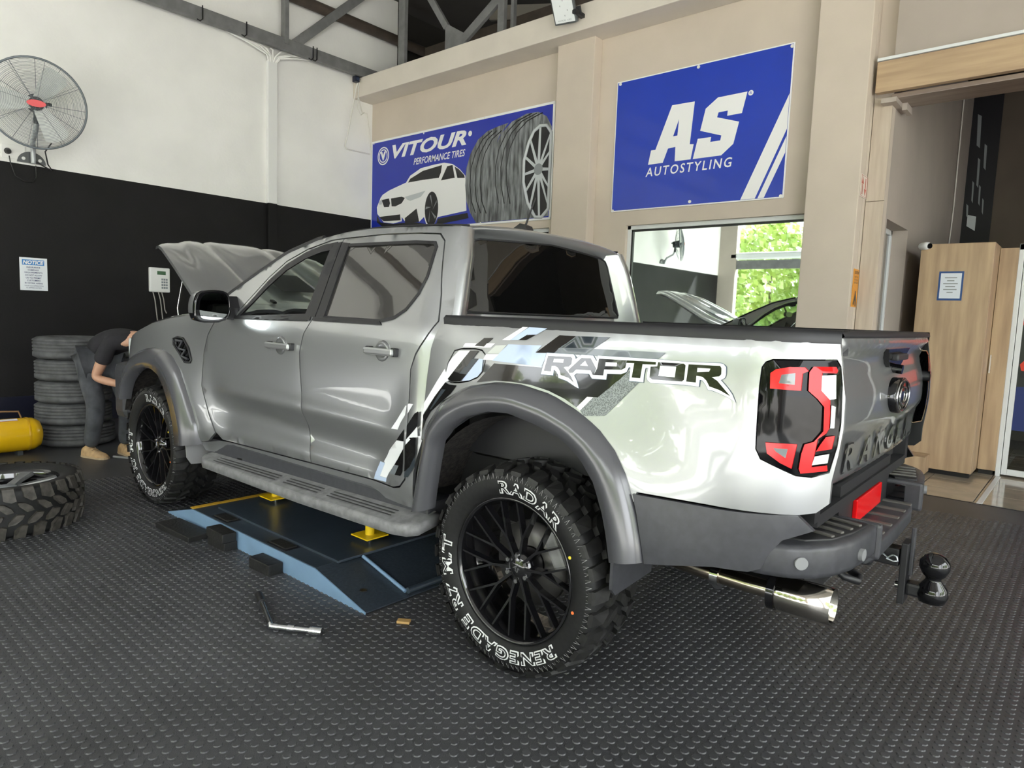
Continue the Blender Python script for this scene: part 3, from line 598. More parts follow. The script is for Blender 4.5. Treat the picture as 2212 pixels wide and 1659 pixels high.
zz = [(2.945, 1.172), (2.865, 1.168), (2.895, 1.120), (2.815, 1.112), (2.850, 1.072), (2.770, 1.058)]
both(B().tube([(x, W(x, z)+.002, z) for x, z in zz], .009, 6).out('vent_blade', m_clad, T))
# front end (seen only in reflections and from aside)
B().span((3.86, -.80, .95), (4.02, .80, 1.12), .03).out('grille', m_gloss, T)
B().span((3.84, -.94, .52), (4.08, .94, .95), .06).out('front_bumper', m_bump, T)
for s in (1, -1): B().span((3.80, s*.52, .96), (4.0, s*.86, 1.14), .03).out('headlamp', m_lens, T)
B().span((2.70, -.78, .55), (3.85, .78, 1.16)).out('engine_bay', m_under, T)
# bonnet, raised
HE = [(2.68, .815, 1.36), (2.99, .80, 1.467), (3.40, .745, 1.684), (3.72, .70, 1.835), (3.86, .675, 1.884), (3.92, .66, 1.892)]
he = resample(HE, 16)
def hood_rows(dz, ins=0.):
    R = []; ts = [-1, -.96, -.88, -.80, -.72, -.68, -.64, -.56, -.48, -.42, -.38, -.34, -.28, -.18, -.08, 0]; ts = ts+[-t for t in ts[-2::-1]]
    for i, (x, y, z) in enumerate(he):
        k = i/15; bow = .05+.16*k; cr = .020+.030*k; row = []
        for t in ts:
            a = abs(t); up = .022*sst(.74, .60, a)-.020*sst(.46, .36, a)+.030*sst(.40, .30, a)*(1-.3*k)-.018*sst(.93, 1.0, a)-.03*sst(.90, 1.0, k)
            row.append((x+bow*(1-t*t)-up*.42+dz*.4, y*t, z+cr*(1-t*t)+up*.9-dz))
        R.append(row)
    return R
hb = B(); top, low = hood_rows(0), hood_rows(.022); hb.grid(top); hb.grid(low)
rim = lambda R: R[0]+[r[-1] for r in R[1:]]+R[-1][-2::-1]+[r[0] for r in R[-2:0:-1]]
hb.grid([rim(top), rim(low)], closed_u=True); hb.out('bonnet', m_paint, T)
for yy in (.30, -.30): B().box((2.86, yy, 1.452), (.05, .03, .016), rotm(0, -.35, 0), .005).out('washer_jet', m_satinb, T)
bx_ = B(); bx_.grid([[(2.98+.30*u, yy, 1.535+.135*u) for yy in (.16, .05, -.05, -.16)] for u in (0, .5, 1)]); bx_.out('bonnet_vent', m_satinb, T)
B().tube([(3.364, .745, 1.27), (3.391, .745, 1.382), (3.30, .745, 1.585)], .005, 6).out('bonnet_stay', m_chrome, T)
# load bed side
RO = [(.594, .533), (.562, .629), (.541, .739), (.491, .937), (.407, 1.049), (.268, 1.126), (.106, 1.158), (-.013, 1.159), (-.157, 1.136), (-.279, 1.088), (-.366, 1.039), (-.44, .969), (-.491, .89), (-.535, .77), (-.563, .664), (-.57, .608)]
RI = [(.459, .571), (.446, .662), (.427, .767), (.404, .878), (.348, .942), (.255, 1.002), (.119, 1.043), (.001, 1.05), (-.128, 1.025), (-.251, .988), (-.333, .93), (-.392, .857), (-.433, .757), (-.454, .68), (-.47, .595)]
FO = [(3.80, .70), (3.77, .85), (3.70, .95), (3.60, 1.02), (3.458, 1.07), (3.33, 1.098), (3.231, 1.109), (3.078, 1.103), (2.958, 1.07), (2.85, .99), (2.77, .867), (2.709, .752), (2.66, .639), (2.645, .515)]
FI = [(3.70, .70), (3.66, .79), (3.60, .86), (3.50, .92), (3.40, .955), (3.28, .972), (3.165, .968), (3.06, .936), (2.975, .856), (2.895, .736), (2.845, .62), (2.825, .49)]
arc_in = [(x*.95+.0015, .45+(z-.45)*.95) for x, z in RO[3:14]]
BED = [(.491, 1.383), (.505, 1.35), (.523, 1.320), (.539, 1.258), (.541, 1.149), (.534, .985), (.538, .86)]+arc_in+[(-.53, .842), (-.80, .842), (-1.013, .845), (-1.06, .855), (-1.089, .885), (-1.090, .955), (-1.100, 1.033), (-1.106, 1.11), (-1.104, 1.209), (-1.091, 1.294), (-1.078, 1.373), (-1.075, 1.383)]
LAMP_O = LAMP[0][3]
both(patch('bed_side', BED, SL, m_paint, T, [LAMP_O, FUEL], .04))
ff = patch('fuel_flap', grow(FUEL, -.006), SL, m_paint, T, (), .035, .012, .0015); 
cl = [(-.52, .835), (-.80, .835), (-1.02, .845), (-1.06, .80), (-.985, .765), (-.955, .72), (-.935, .668), (-.90, .652), (-.80, .648), (-.575, .605), (-.56, .68), (-.54, .77)]
both(patch('lower_cladding', cl, SL, m_clad, T, (), .045, .02, .002, off=.010))
def flare(name, out_, inn, yo):
    N = 44; A_ = resample(out_, N); C_ = resample(inn, N); R = [[], [], [], [], [], [], []]
    for (xa, za), (xc, zc) in zip(A_, C_):
        mix = lambda t: (xa+(xc-xa)*t, za+(zc-za)*t)
        y0 = W(xa, za)
        for r, (t, y) in enumerate(((0, y0-.012), (0.02, y0+.008), (.16, y0+(yo-y0)*.55), (.42, yo-.004), (.55, yo), (1.0, yo+.004), (1.04, yo-.07))):
            p = mix(t); R[r].append((p[0], y, p[1]))
    return both(B().grid(R).out(name, m_flare, T, norm=False))
flare('rear_arch_flare', RO, RI, 1.028); flare('front_arch_flare', FO, FI, 1.025)
for nm, xc, zc, R_ in (('rear_wheel_well', .0, .47, .56), ('front_wheel_well', 3.27, .45, .555)):
    bb = B(); vs = [[(xc+R_*1.0*math.cos(a), y, zc+R_*math.sin(a)) for a in [PI*(.09+.82*i/24) for i in range(25)]] for y in (.96, .50)]; bb.grid(vs)
    bb.add(vs[1]+[(xc, .5, zc)], [(i, i+1, 25) for i in range(24)], False)
    both(bb.out(nm, m_well, T, norm=False))
m_inn = M('blue_grey_bracket', (.10, .12, .15), .45)
ib = B(); ib.grid([[(.03+r*math.cos(a), y, .45+r*math.sin(a)) for a in [math.radians(20+i*9) for i in range(12)]] for r, y in ((.40, .62), (.52, .615), (.53, .58))]); both(ib.out('inner_guard', m_inn, T, norm=False))
for a, xa, zt, nm in ((1, -.455, .74, 'rear_mud_flap'), (1, 2.745, .80, 'front_mud_flap')):
    fl_ = B().prism([(.70, .47), (.96, .455), (.985, .48), (.985, zt), (.70, zt)] if xa < 0 else [(.70, .36), (.96, .375), (.985, .42), (.985, zt), (.70, zt)], lambda y, z, d: (xa+d+(.16*(z-.4) if xa > 0 else 0), y, z), -.006, .006).out(nm, m_clad if xa < 0 else M('mud_flap_lit', (.26, .26, .265), .45), T); both(fl_)  # front flap is paler: the light falling on it is put into its colour
# bed rails, liner
for s in (1, -1):
    R = [[], [], [], [], []]
    for i in range(25):
        x = .478-1.560*i/24; yw = W(x, 1.383)
        for r, (dy, z) in enumerate(((.004, 1.368), (.008, 1.396), (-.006, 1.409), (-.075, 1.409), (-.082, 1.33))): R[r].append((x, s*(yw+dy), z))
    B().grid(R).out('bed_rail', m_satinb, T)
bl = B()
for s in (1, -1): bl.span((-1.04, s*.70, .80), (.45, s*.76, 1.37))
bl.span((-1.04, -.72, .78), (.45, .72, .82)); bl.span((.42, -.72, .80), (.46, .72, 1.36)); bl.out('bed_liner', m_satinb, T)
# stripes and lettering on the side
lev = {1: .0018, 2: .0026, 3: .0034, 4: .0042}
def decal(nm, colr, lv, poly, holes, parent):
    return patch(nm, poly, SL, D_COL[colr], parent, holes, .045, 0, 0, off=lev[lv])
LETT = empty('model_lettering', parent=T)
for nm, colr, lv, poly, holes in DECALS:
    if nm.startswith('flap_'): decal('flap_stripe', colr, lv, poly, holes, ff)
    elif nm.startswith('decal_'): decal('stripe', colr, lv, poly, holes, T)
    else: decal('letter_'+nm if len(nm) == 1 else 'letter_'+nm, colr, lv, poly, holes, LETT)
# tail lamp
both_l = []
for s in (1, -1):
    E_ = empty('tail_lamp', parent=T); f = (lambda u, v, d: SL(u, v, d)) if s > 0 else (lambda u, v, d: (u, -(W(u, v)-d), v))
    patch('housing', grow(LAMP_O, -.004), f, M('lamp_black', (.004, .004, .005), .05, spec=.22), E_, (), .04, .02, .002, off=.002)
    for nm, colr, lv, poly, holes in LAMP[1:-2]:
        patch('lens', poly, f, {'red': m_red, 'lens': m_lens, 'smoke': m_smoke}[colr], E_, holes, .03, .008, .001, off=.006+.003*lv)
# tailgate
def xt_(y, z):
    x = -1.080+.035*y*y-.020*math.exp(-((z-1.13)/.14)**2)
    x -= .026*math.exp(-((z-1.372)/.030)**2)             # lip on top
    x += .012*math.exp(-((z-1.29)/.05)**2)
    x += .016*sst(1.075, 1.045, z)                        # lower step
    x += .05*sst(.94, .86, z)**2
    return x
TG = lambda u, v, d: (xt_(u, v)+d, u, v)
TGO = [(.778, 1.385), (.780, 1.30), (.776, 1.20), (.776, 1.05), (.785, .95), (.788, .885), (.74, .868), (0, .860)]; TGO = TGO+[(-a, c) for a, c in TGO[-2::-1]]
tg = patch('tailgate', TGO, TG, m_paint, T, (), .035, .02, .002)
cap = B(); cap.grid([[(xt_(y, 1.385)+dx, y, z) for y in [-.78+.078*i for i in range(21)]] for dx, z in ((.012, 1.380), (-.006, 1.390), (.004, 1.409), (.09, 1.409), (.095, 1.36))]); cap.out('tailgate_cap', m_satinb, tg)
for i, ch in enumerate('RANGER'):
    yc = .50-.20*i
    vs, fs = fit_text(ch, .135, .108, bold=.03); d = .003
    q = B(); q.add([(xt_(yc-a, 1.0+c_)-d, yc-a, .985+c_) for a, c_ in vs], fs); q.out('letter_outline', M('badge_shadow', (.02, .02, .022), .4), tg, norm=False)
    vs, fs = fit_text(ch, .120, .094, bold=.012); d = .006
    B().add([(xt_(yc-a, 1.0+c_)-d, yc-a, .985+c_) for a, c_ in vs], fs).out('letter_'+ch.lower(), m_paint, tg, norm=False)
hb = B(); hb.prism([(.20, 1.345), (.11, 1.275), (-.11, 1.275), (-.20, 1.345)], lambda a, c, d: (xt_(a, c)+d, a, c), -.012, .02); hb.out('tailgate_handle', m_gloss, tg)
B().span((-1.115, -.10, 1.30), (-1.09, .10, 1.325), .006).out('handle_grip', m_satinb, tg)
B().cyl((-1.08, 0, 1.268), (-1.115, 0, 1.264), .018, n=14).out('reversing_camera', m_gloss, tg)
em = B(); em.lathe([(.001, -.045), (.098, -.045), (.105, -.040), (.105, 0)], 32, 'x'); eo = em.out('badge', m_gloss, tg); eo.location = (-1.086, 0, 1.165); eo.scale = (.85, 1.35, .66)
for rr, c in ((.09, m_chrome), (.05, m_chrome)):
    o = B().tube([(0, rr*math.cos(a), rr*math.sin(a)) for a in [2*PI*i/32 for i in range(32)]], .005, 6, True).out('badge_ring', c, eo); o.location = (-.046, 0, 0)
B().cyl((-1.05, -.80, 1.20), (-1.10, -.80, 1.20), .025, n=12).out('tailgate_latch', m_satinb, tg)
# rear bumper
def zp(poly, z0, z1, name, mat, parent=T, bev=.012):
    bm = bmesh.new(); vs = [bm.verts.new((x, y, z0)) for x, y in poly]; f = bm.faces.new(vs); r = bmesh.ops.extrude_face_region(bm, geom=[f])
    for q in r['geom']:
        if isinstance(q, bmesh.types.BMVert): q.co.z = z1
    bmesh.ops.recalc_face_normals(bm, faces=bm.faces[:])
    bmesh.ops.bevel(bm, geom=[e for e in bm.edges], offset=bev, segments=2, profile=.6, affect='EDGES', clamp_overlap=True)
    bm.verts.index_update(); b_ = B().add([v.co.copy() for v in bm.verts], [[v.index for v in f.verts] for f in bm.faces], True); bm.free(); return b_
side = [(-.86, .905), (-.93, .908), (-1.01, .880), (-1.07, .828), (-1.110, .76), (-1.138, .66), (-1.152, .54), (-1.158, .42), (-1.08, .40), (-.95, .55), (-.86, .72)]
bmp = empty('rear_bumper', parent=T)
for s in (1, -1):
    zp([(x, s*y) for x, y in side], .645, .752, 'corner', m_bump, bmp, .02).out('corner', m_bump, bmp)
    t_ = [(-.94, .82), (-1.03, .80), (-1.09, .72), (-1.12, .60), (-1.135, .46), (-1.05, .44), (-.96, .58)]
    zp([(x, s*y) for x, y in t_], .74, .758, 'tread_plate', m_satinb, bmp, .004).out('tread_plate', m_satinb, bmp)
    for i in range(4):
        y = s*(.50+.065*i); B().box((-1.065+.012*i, y, .761), (.12, .018, .008), rotm(0, 0, -.25*s), .003).out('tread_rib', M('worn_rib', (.10, .095, .085), .6), bmp)
    for (x, y, z, dx, dy) in ((-1.035, .855, .70, 0, 1), (-1.148, .60, .69, -1, .1)):
        nx, ny = (-.62, .78) if dy == 1 else (-1., .12)
        B().cyl((x-.012*nx, s*(y-.012*ny), z), (x+.010*nx, s*(y+.010*ny), z), .020, n=18).out('parking_sensor', M('sensor_grey', (.22, .225, .23), .35), bmp)
    B().box((-1.075, s*.415, .692), (.19, .035, .125), None, .012).out('corner_cheek', m_clad, bmp)
    B().box((-1.058, s*.397, .690), (.090, .006, .095), None, .006).out('cheek_recess', m_gloss, bmp)
zp([(-.90, -.42), (-.90, .42), (-1.13, .42), (-1.15, .30), (-1.155, 0), (-1.15, -.30), (-1.13, -.42)], .60, .665, 'c', m_bump, bmp, .012).out('centre_step', m_bump, bmp)
for i in range(6): B().box((-1.075, .34-.136*i, .667), (.13, .03, .008), None, .003).out('step_rib', M('worn_rib', (.1, .1, .1)), bmp)
boxes('plate_recess', [((-1.030, -.42, .64), (-.98, .42, .86))], m_satinb, bmp)
boxes('red_reflector', [((-1.046, -.20, .685), (-1.030, .22, .775))], m_red, bmp, .004)
for s in (1, -1): zp([(-.80, s*.915), (-.93, s*.885), (-.97, s*.82), (-.99, s*.74), (-.99, s*.42), (-.80, s*.42)], .752, .87, 'x', m_under, bmp, .01).out('bumper_filler', m_under, bmp)
# exhaust
ex = B(); ex.tube([(-.30, .55, .50), (-.60, .59, .492), (-.80, .60, .490), (-.88, .60, .490)], .032, 16); ex.out('exhaust_pipe', M('hot_steel', (.55, .50, .42), .18, metal=1., vs=6, col2=(.40, .34, .26)), T)
ex = B(); ex.lathe([(.034, 0), (.058, .012), (.062, .03), (.062, .20), (.056, .20), (.054, .05)], 28, 'x'); eo = ex.out('exhaust_tip', M('polished_tip', (.50, .47, .42), .10, metal=1.), T); eo.rotation_euler = (0, 0, PI); eo.location = (-.88, .60, .492)
B().cyl((-.66, .592, .49), (-.69, .592, .49), .042, n=16).out('exhaust_clamp', m_chrome, T)
B().cyl((-.875, .60, .49), (-.90, .60, .49), .064, n=24).out('exhaust_collar', m_gloss, T)
# tow bar
tb = empty('tow_bar', parent=T)
boxes('receiver', [((-1.17, -.035, .50), (-.80, .035, .57))], m_satinb, tb, .006)
boxes('drop_plate', [((-1.20, -.045, .36), (-1.175, .045, .60))], m_satinb, tb, .004)
boxes('backing_strip', [((-1.215, -.012, .47), (-1.20, .012, .66))], m_bump, tb, .004)
boxes('shank', [((-1.27, -.03, .395), (-1.20, .03, .445))], m_satinb, tb, .01)
B().cyl((-1.16, 0, .42), (-1.30, 0, .42), .014, n=10).out('bolt', m_chrome, tb)
q = B(); q.lathe([(.001, .0), (.045, .002), (.055, .03), (.048, .06), (.028, .085), (.026, .095), (.040, .108), (.052, .135), (.050, .160), (.034, .182), (.012, .190), (.001, .190)], 24, 'z'); o = q.out('tow_ball', m_gloss, tb); o.location = (-1.285, 0, .385)
B().tube([(-1.115, .05, .545), (-1.135, .055, .535), (-1.15, .055, .55), (-1.165, .055, .545), (-1.17, .055, .53), (-1.155, .055, .525), (-1.13, .055, .53)], .004, 6).out('hitch_clip', M('zinc', (.7, .75, .8), .25, metal=.8), tb)
B().tube([(-.95, .28, .55), (-1.04, .30, .50), (-1.08, .27, .485), (-1.075, .22, .485), (-1.03, .20, .50), (-.95, .20, .55)], .014, 8).out('recovery_loop', m_satinb, T)
B().box((-1.02, .10, .56), (.16, .14, .09), None, .02).out('socket_housing', m_satinb, T)
B().cyl((-.55, -.1, .36), (-.56, .30, .33), .022, n=12).out('damper', m_clad, T)
# side steps, sills
for s in (1, -1):
    ol = [(2.60, .86), (2.60, .93), (2.565, .975), (2.50, 1.0), (1.4, 1.03), (.66, 1.03), (.575, 1.015), (.53, .985), (.52, .90), (.52, .86)]
    def stp(dz, ins): return [(1.56+(x-1.56)*(1-ins*.02), s*(y-(ins*.012 if y > .9 else 0)), .468+.016*(2.55-x)-(y-.90)*.25+dz) for x, y in subdiv(ol, .08)]
    sb = B(); t0, t1, t2, t3 = stp(.006, 1.2), stp(0, 0), stp(-.045, 0), stp(-.052, 1.5); sb.grid([t0, t1, t2, t3], closed_u=True)
    n = len(t0); sb.add(t0, [tuple(range(n))], False); sb.add(t3, [tuple(range(n))], False); sb.out('side_step', m_step, T)
    for k, (xa, xb) in enumerate(((2.40, 1.70), (1.62, 1.30), (1.22, .72))):
        for j in range(3):
            y = .935+.022*j; gp = B(); gp.grid([[(x, s*(y+dy), .468+.016*(2.55-x)-(y+dy-.90)*.25+.0075) for x in (xa, xb)] for dy in (-.004, .004)]); gp.out('step_groove', M('groove_black', (.03, .03, .03), .6), T, norm=False)
    boxes('sill_shield', [((.56, s*.72, .47), (2.62, s*.90, .56))], m_clad, T, .01)
    boxes('step_bracket', [((2.2, s*.70, .45), (2.26, s*.90, .49)), ((.9, s*.70, .45), (.96, s*.90, .49))], m_satinb, T)
boxes('chassis_block', [((-.95, -.48, .42), (3.7, .48, .62)), ((-1.0, -.72, .62), (2.65, .72, .80))], m_under, T)  # plain dark boxes for the underbody, added to block light
boxes('rear_axle', [((-.06, -.72, .36), (.06, .72, .48))], m_under, T, .03)
# door handles
for (xa, xb, z) in ((1.835, 1.60, 1.205), (.962, .755, 1.228)):
    for s in (1, -1):
        xm = (xa+xb)/2; E_ = empty('door_handle', parent=T); yb = Wc(xm, z)
        q = B(); q.lathe([(.001, .004), (.030, .004), (.045, .008), (.052, .002), (.054, -.004)], 24, 'y'); o = q.out('handle_cup', M('cup_silver', (.20, .205, .21), .3, metal=.6, coat=1.), E_); o.location = (xm+.005, s*yb, z); o.scale = (1.0, s, .95)
        B().span((xb, s*(yb+.018), z-.017), (xa, s*(yb+.038), z+.017), .009).out('handle_bar', m_chrome if False else m_paint, E_)
        B().span((xb-.006, s*(yb-.005), z-.020), (xb+.03, s*(yb+.022), z+.020), .006).out('handle_end', m_satinb, E_)
        B().span((xa-.03, s*(yb-.005), z-.020), (xa+.006, s*(yb+.022), z+.020), .006).out('handle_end', m_satinb, E_)
# door mirrors
for s in (1, -1):
    E_ = empty('door_mirror', parent=T)
    prof = smooth_poly([(.935, 1.315), (1.13, 1.305), (1.155, 1.35), (1.15, 1.44), (1.12, 1.495), (.98, 1.505), (.935, 1.47)], 2)
    q = B(); rows = []
    for dx, k in ((-.055, .90), (-.06, .97), (-.045, 1.0), (.02, .97), (.06, .80), (.075, .45)): rows.append([(2.31+dx, s*(1.05+(y-1.05)*k), 1.405+(z-1.405)*k) for y, z in prof])
    q.grid(rows, closed_u=True); n = len(prof); q.add(rows[-1], [tuple(range(n))], True); q.add(rows[0], [tuple(range(n))], False); q.out('mirror_housing', m_gloss, E_)
    q = B(); rw2 = [[(2.31+dx, s*(1.05+(y-1.05)*k+.002), 1.405+(z-1.405)*k) for y, z in prof if y > 1.05 and z > 1.36] for dx, k in ((-.04, 1.02), (.02, .995), (.062, .82))]; q.grid(rw2); q.out('mirror_cap', m_paint, E_, norm=False)
    q = B(); q.add([(2.252, s*(1.045+(y-1.05)*.78), 1.405+(z-1.405)*.80) for y, z in prof], [tuple(range(n))], False); q.out('mirror_glass', M('mirror_glass', (.85, .9, .87), .01, metal=1.), E_, norm=False)
    B().prism([(2.36, 1.34), (2.27, 1.33), (2.25, 1.40), (2.33, 1.47)], lambda a, c, d: (a, s*d, c), .86, .95).out('mirror_arm', m_satinb, E_)
# cabin
cb = empty('cabin', parent=T)
boxes('cabin_floor', [((.60, -.84, .62), (2.66, .84, .70))], m_inter, cb)
boxes('dashboard', [((2.18, -.82, .9), (2.62, .82, 1.31))], m_inter, cb, .04)
boxes('bulkhead', [((.60, -.70, .70), (.62, .70, 1.40))], m_inter, cb)
for yy in (.42, -.42):
    boxes('seat_back', [((1.36, yy-.25, .85), (1.52, yy+.25, 1.42))], m_inter, cb, .05); boxes('headrest', [((1.34, yy-.13, 1.44), (1.44, yy+.13, 1.62))], m_inter, cb, .03); boxes('seat_cushion', [((1.45, yy-.25, .80), (1.98, yy+.25, .98))], m_inter, cb, .04)
boxes('rear_bench', [((.62, -.68, .80), (.78, .68, 1.45))], m_inter, cb, .04)
B().tube([(2.02, -.42+.18*math.cos(a), 1.20+.18*math.sin(a)) for a in [2*PI*i/28 for i in range(28)]], .016, 8, True).out('steering_wheel', m_inter, cb)
q = B(); pr_ = smooth_poly([(-.12, -.03), (.12, -.03), (.13, .02), (.10, .045), (-.10, .045), (-.13, .02)], 2); q.prism(pr_, lambda a, c, d: (2.03+d, .10+a, 1.575+c), -.02, .02); q.out('rear_view_mirror', m_gloss, cb)
B().cyl((2.05, .08, 1.62), (2.09, .08, 1.70), .012, n=8).out('mirror_stem', m_inter, cb)
# wheels
def sidewall_h(r): return spl(r, [.283, .30, .335, .365, .39, .405], [.118, .138, .1495, .1495, .141, .126])
def tread_blocks(bb, N=30, R=.4215, Rb=.394):
    p = 2*PI/N
    def blk(cor, top=R, drop=None):
        # cor: list of (theta, w); prism between base and top radius
        n = len(cor); th = sum(c[0] for c in cor)/n; wm = sum(c[1] for c in cor)/n; vs = []
        for rr, k in ((Rb, 1.10), (top, 1.0)):
            for (t, w_) in cor:
                t2 = th+(t-th)*k; w2 = wm+(w_-wm)*k; r_ = rr
                if rr == top and abs(w_) > .12: r_ = top-.016*((abs(w_)-.12)/.03)
                vs.append((r_*math.cos(t2), w2, r_*math.sin(t2)))
        bb.add(vs, [tuple(range(n, 2*n))]+[(i, (i+1) % n, n+(i+1) % n, n+i) for i in range(n)], False)
    for k in range(N):
        t = p*k; long = k % 2
        for s in (1, -1):
            t0 = t+(0 if s > 0 else p*.5)
            blk([(t0, s*.078), (t0+p*.12, s*.150), (t0+p*.68, s*.150), (t0+p*.62, s*.085 if long else s*.098), (t0+p*.25, s*.070)])
            # lug side running down the sidewall
            vs = []
            for (rr, w_) in ((.404, .149), (.378 if long else .388, .1545)):
                for tt in (.14, .64): vs.append((rr*math.cos(t0+p*tt), s*w_, rr*math.sin(t0+p*tt)))
            vs += [(.398*math.cos(t0+p*.14), s*.12, .398*math.sin(t0+p*.14)), (.398*math.cos(t0+p*.64), s*.12, .398*math.sin(t0+p*.64))]
            bb.add(vs, [(0, 1, 3, 2), (0, 1, 5, 4), (0, 2, 4), (1, 3, 5)], False)
            t1 = t+(p*.15 if s > 0 else p*.65)
            blk([(t1, s*.012), (t1+p*.35, s*.006), (t1+p*.75, s*.045), (t1+p*.80, s*.066), (t1+p*.45, s*.062), (t1+p*.10, s*.035)])
    return bb
TREAD = tread_blocks(B()).out('tread', m_tread); TREAD_ME = TREAD.data; bpy.data.objects.remove(TREAD)
q = B(); q.lathe([(.283, .100), (.283, .118), (.30, .138), (.335, .1495), (.365, .1495), (.39, .141), (.400, .126), (.400, .08), (.400, -.08), (.400, -.126), (.39, -.141), (.365, -.1495), (.335, -.1495), (.30, -.138), (.283, -.118), (.283, -.1)], 72, 'y')
TY = q.out('tyre', m_tyre); TY_ME = TY.data; bpy.data.objects.remove(TY)
q = B(); q.lathe([(.285, .112), (.292, .126), (.290, .132), (.281, .130), (.275, .118), (.268, .085), (.262, .02), (.262, -.11), (.285, -.118)], 64, 'y'); BA = q.out('rim_barrel', m_rim); BA_ME = BA.data; bpy.data.objects.remove(BA)
def spoke():
    b_ = B()
    def beam(p, q_, w0, w1, h0, h1, th=.028):
        p = Vector(p); q_ = Vector(q_); d = (q_-p); nx = Vector((-d.y, d.x)).normalized(); vs = []
        for (c, w_, h) in ((p, w0, h0), (q_, w1, h1)):
            for k, dh in ((-1.0, -th), (-.55, 0), (.55, 0), (1.0, -th)): v_ = c+nx*w_*k; vs.append((v_.x, h+dh, v_.y))
        b_.add(vs, [(0, 1, 5, 4), (1, 2, 6, 5), (2, 3, 7, 6), (3, 0, 4, 7), (4, 5, 6, 7), (0, 3, 2, 1)], False)
    j = (.135, 0); beam((.030, 0), j, .013, .009, .088, .094)
    for s in (1, -1): beam((.128, 0), (.272*math.cos(.165), s*.272*math.sin(.165)), .0085, .0065, .094, .116)
    return b_
SP = spoke().out('spoke', m_rim); SP_ME = SP.data; bpy.data.objects.remove(SP)
def link(name, me, parent, loc=None, rot=None):
    o = bpy.data.objects.new(name, me); COL.objects.link(o); o.parent = parent
    if loc: o.location = loc
    if rot: o.rotation_euler = rot
    return o
m_tw = M('tyre_letter_white', (.75, .76, .76), .55)
def ring_text(s, a_mid, rm, hgt, arc, parent):
    """white letters with a black core, bent round the sidewall"""
    vb, fb = text2d(s, 1., bold=.060, space=1.16); vf, ff = text2d(s, 1., bold=-.004, space=1.16)
    x0, x1 = min(v[0] for v in vb), max(v[0] for v in vb); y0_, y1_ = min(v[1] for v in vb), max(v[1] for v in vb); sx, sy = arc/(x1-x0), hgt/(y1_-y0_)
    for vs, fs, mat, dh, nm in ((vb, fb, m_tw, .0012, 'tyre_lettering'), (vf, ff, m_tyre, .0028, 'lettering_core')):
        out = []
        for a, c in vs:
            th = a_mid-(a-(x0+x1)/2)*sx/rm; r_ = rm+(c-(y0_+y1_)/2)*sy; out.append((-r_*math.cos(th), sidewall_h(r_)+dh, r_*math.sin(th)))
        B().add(out, fs).out(nm, mat, parent, norm=False)['kind'] = 'stuff'
def make_wheel(name, parent, loc, rz, letters=True, spin=0.):
    E_ = empty(name, loc, rz, parent)
    link('tyre', TY_ME, E_); tr_ = link('tread', TREAD_ME, E_, rot=(0, spin, 0)); tr_['kind'] = 'stuff'
    link('rim_barrel', BA_ME, E_)
    for i in range(10): link('spoke', SP_ME, E_, rot=(0, spin+2*PI*i/10, 0))
    hc = B(); hc.lathe([(.001, .094), (.034, .094), (.040, .088), (.062, .086), (.066, .05), (.066, -.02)], 32, 'y'); hc.out('hub', m_rim, E_)
    put_text('cap_logo', 'AS', .030, .022, lambda a, c: (-a*.8-c*.6, .0945, c*.8-a*.6), m_chrome, E_, bold=.02)
    for i in range(6): a = 2*PI*(i+.5)/6; B().cyl((.052*math.cos(a), .06, .052*math.sin(a)), (.052*math.cos(a), .096, .052*math.sin(a)), .0085, n=8).out('lug_nut', m_chrome, E_)
    bd = B(); bd.lathe([(.07, .0), (.172, .0), (.172, -.025), (.07, -.025)], 40, 'y'); bd.out('brake_disc', M('brake_steel', (.14, .135, .13), .4, metal=.8), E_)
    B().box((-.14, 0, .09), (.06, .08, .15), rotm(0, .5, 0), .012).out('brake_caliper', M('caliper_grey', (.25, .25, .25), .5), E_)
    if letters:
        for st, am, arc in (('RADAR', math.radians(72), .33), ('RENEGADE R7 M/T', math.radians(-118), .86)):
            ring_text(st, am, .334, .052, arc, E_)
        vb = B()
        for i in range(96):
            a = 2*PI*i/96; z0 = .366; z1 = .386
            for (ta, tb, ra, rb) in ((0, .012, z0, z1), (.012, .030, z1, z0)):
                P4 = [(ra, ta), (ra+.0032, ta), (rb+.0032, tb), (rb, tb)]
                vb.add([(r_*math.cos(a+t_), sidewall_h(r_)+.0012, r_*math.sin(a+t_)) for r_, t_ in P4], [(0, 1, 2, 3)], False)
        vb.out('sidewall_zigzag', M('zigzag_grey', (.45, .45, .45), .6), E_, norm=False)['kind'] = 'stuff'
        for a, c in ((math.radians(25), (.8, .65, .05)), (math.radians(-12), (.85, .2, .05))):
            r_ = .318; p0 = Vector((-r_*math.cos(a), sidewall_h(r_), r_*math.sin(a))); B().cyl(p0, p0+Vector((0, .002, 0)), .006, n=12).out('balance_dot', M('dot%.2f' % c[1], c, .5), E_)
    return E_
make_wheel('rear_wheel', T, (0, .852, .4205), 0, True, .12); make_wheel('rear_wheel', T, (0, -.852, .4205), PI, False)
make_wheel('front_wheel', T, (3.27, .852, .4205), 0, True, .5); make_wheel('front_wheel', T, (3.27, -.852, .4205), PI, False)
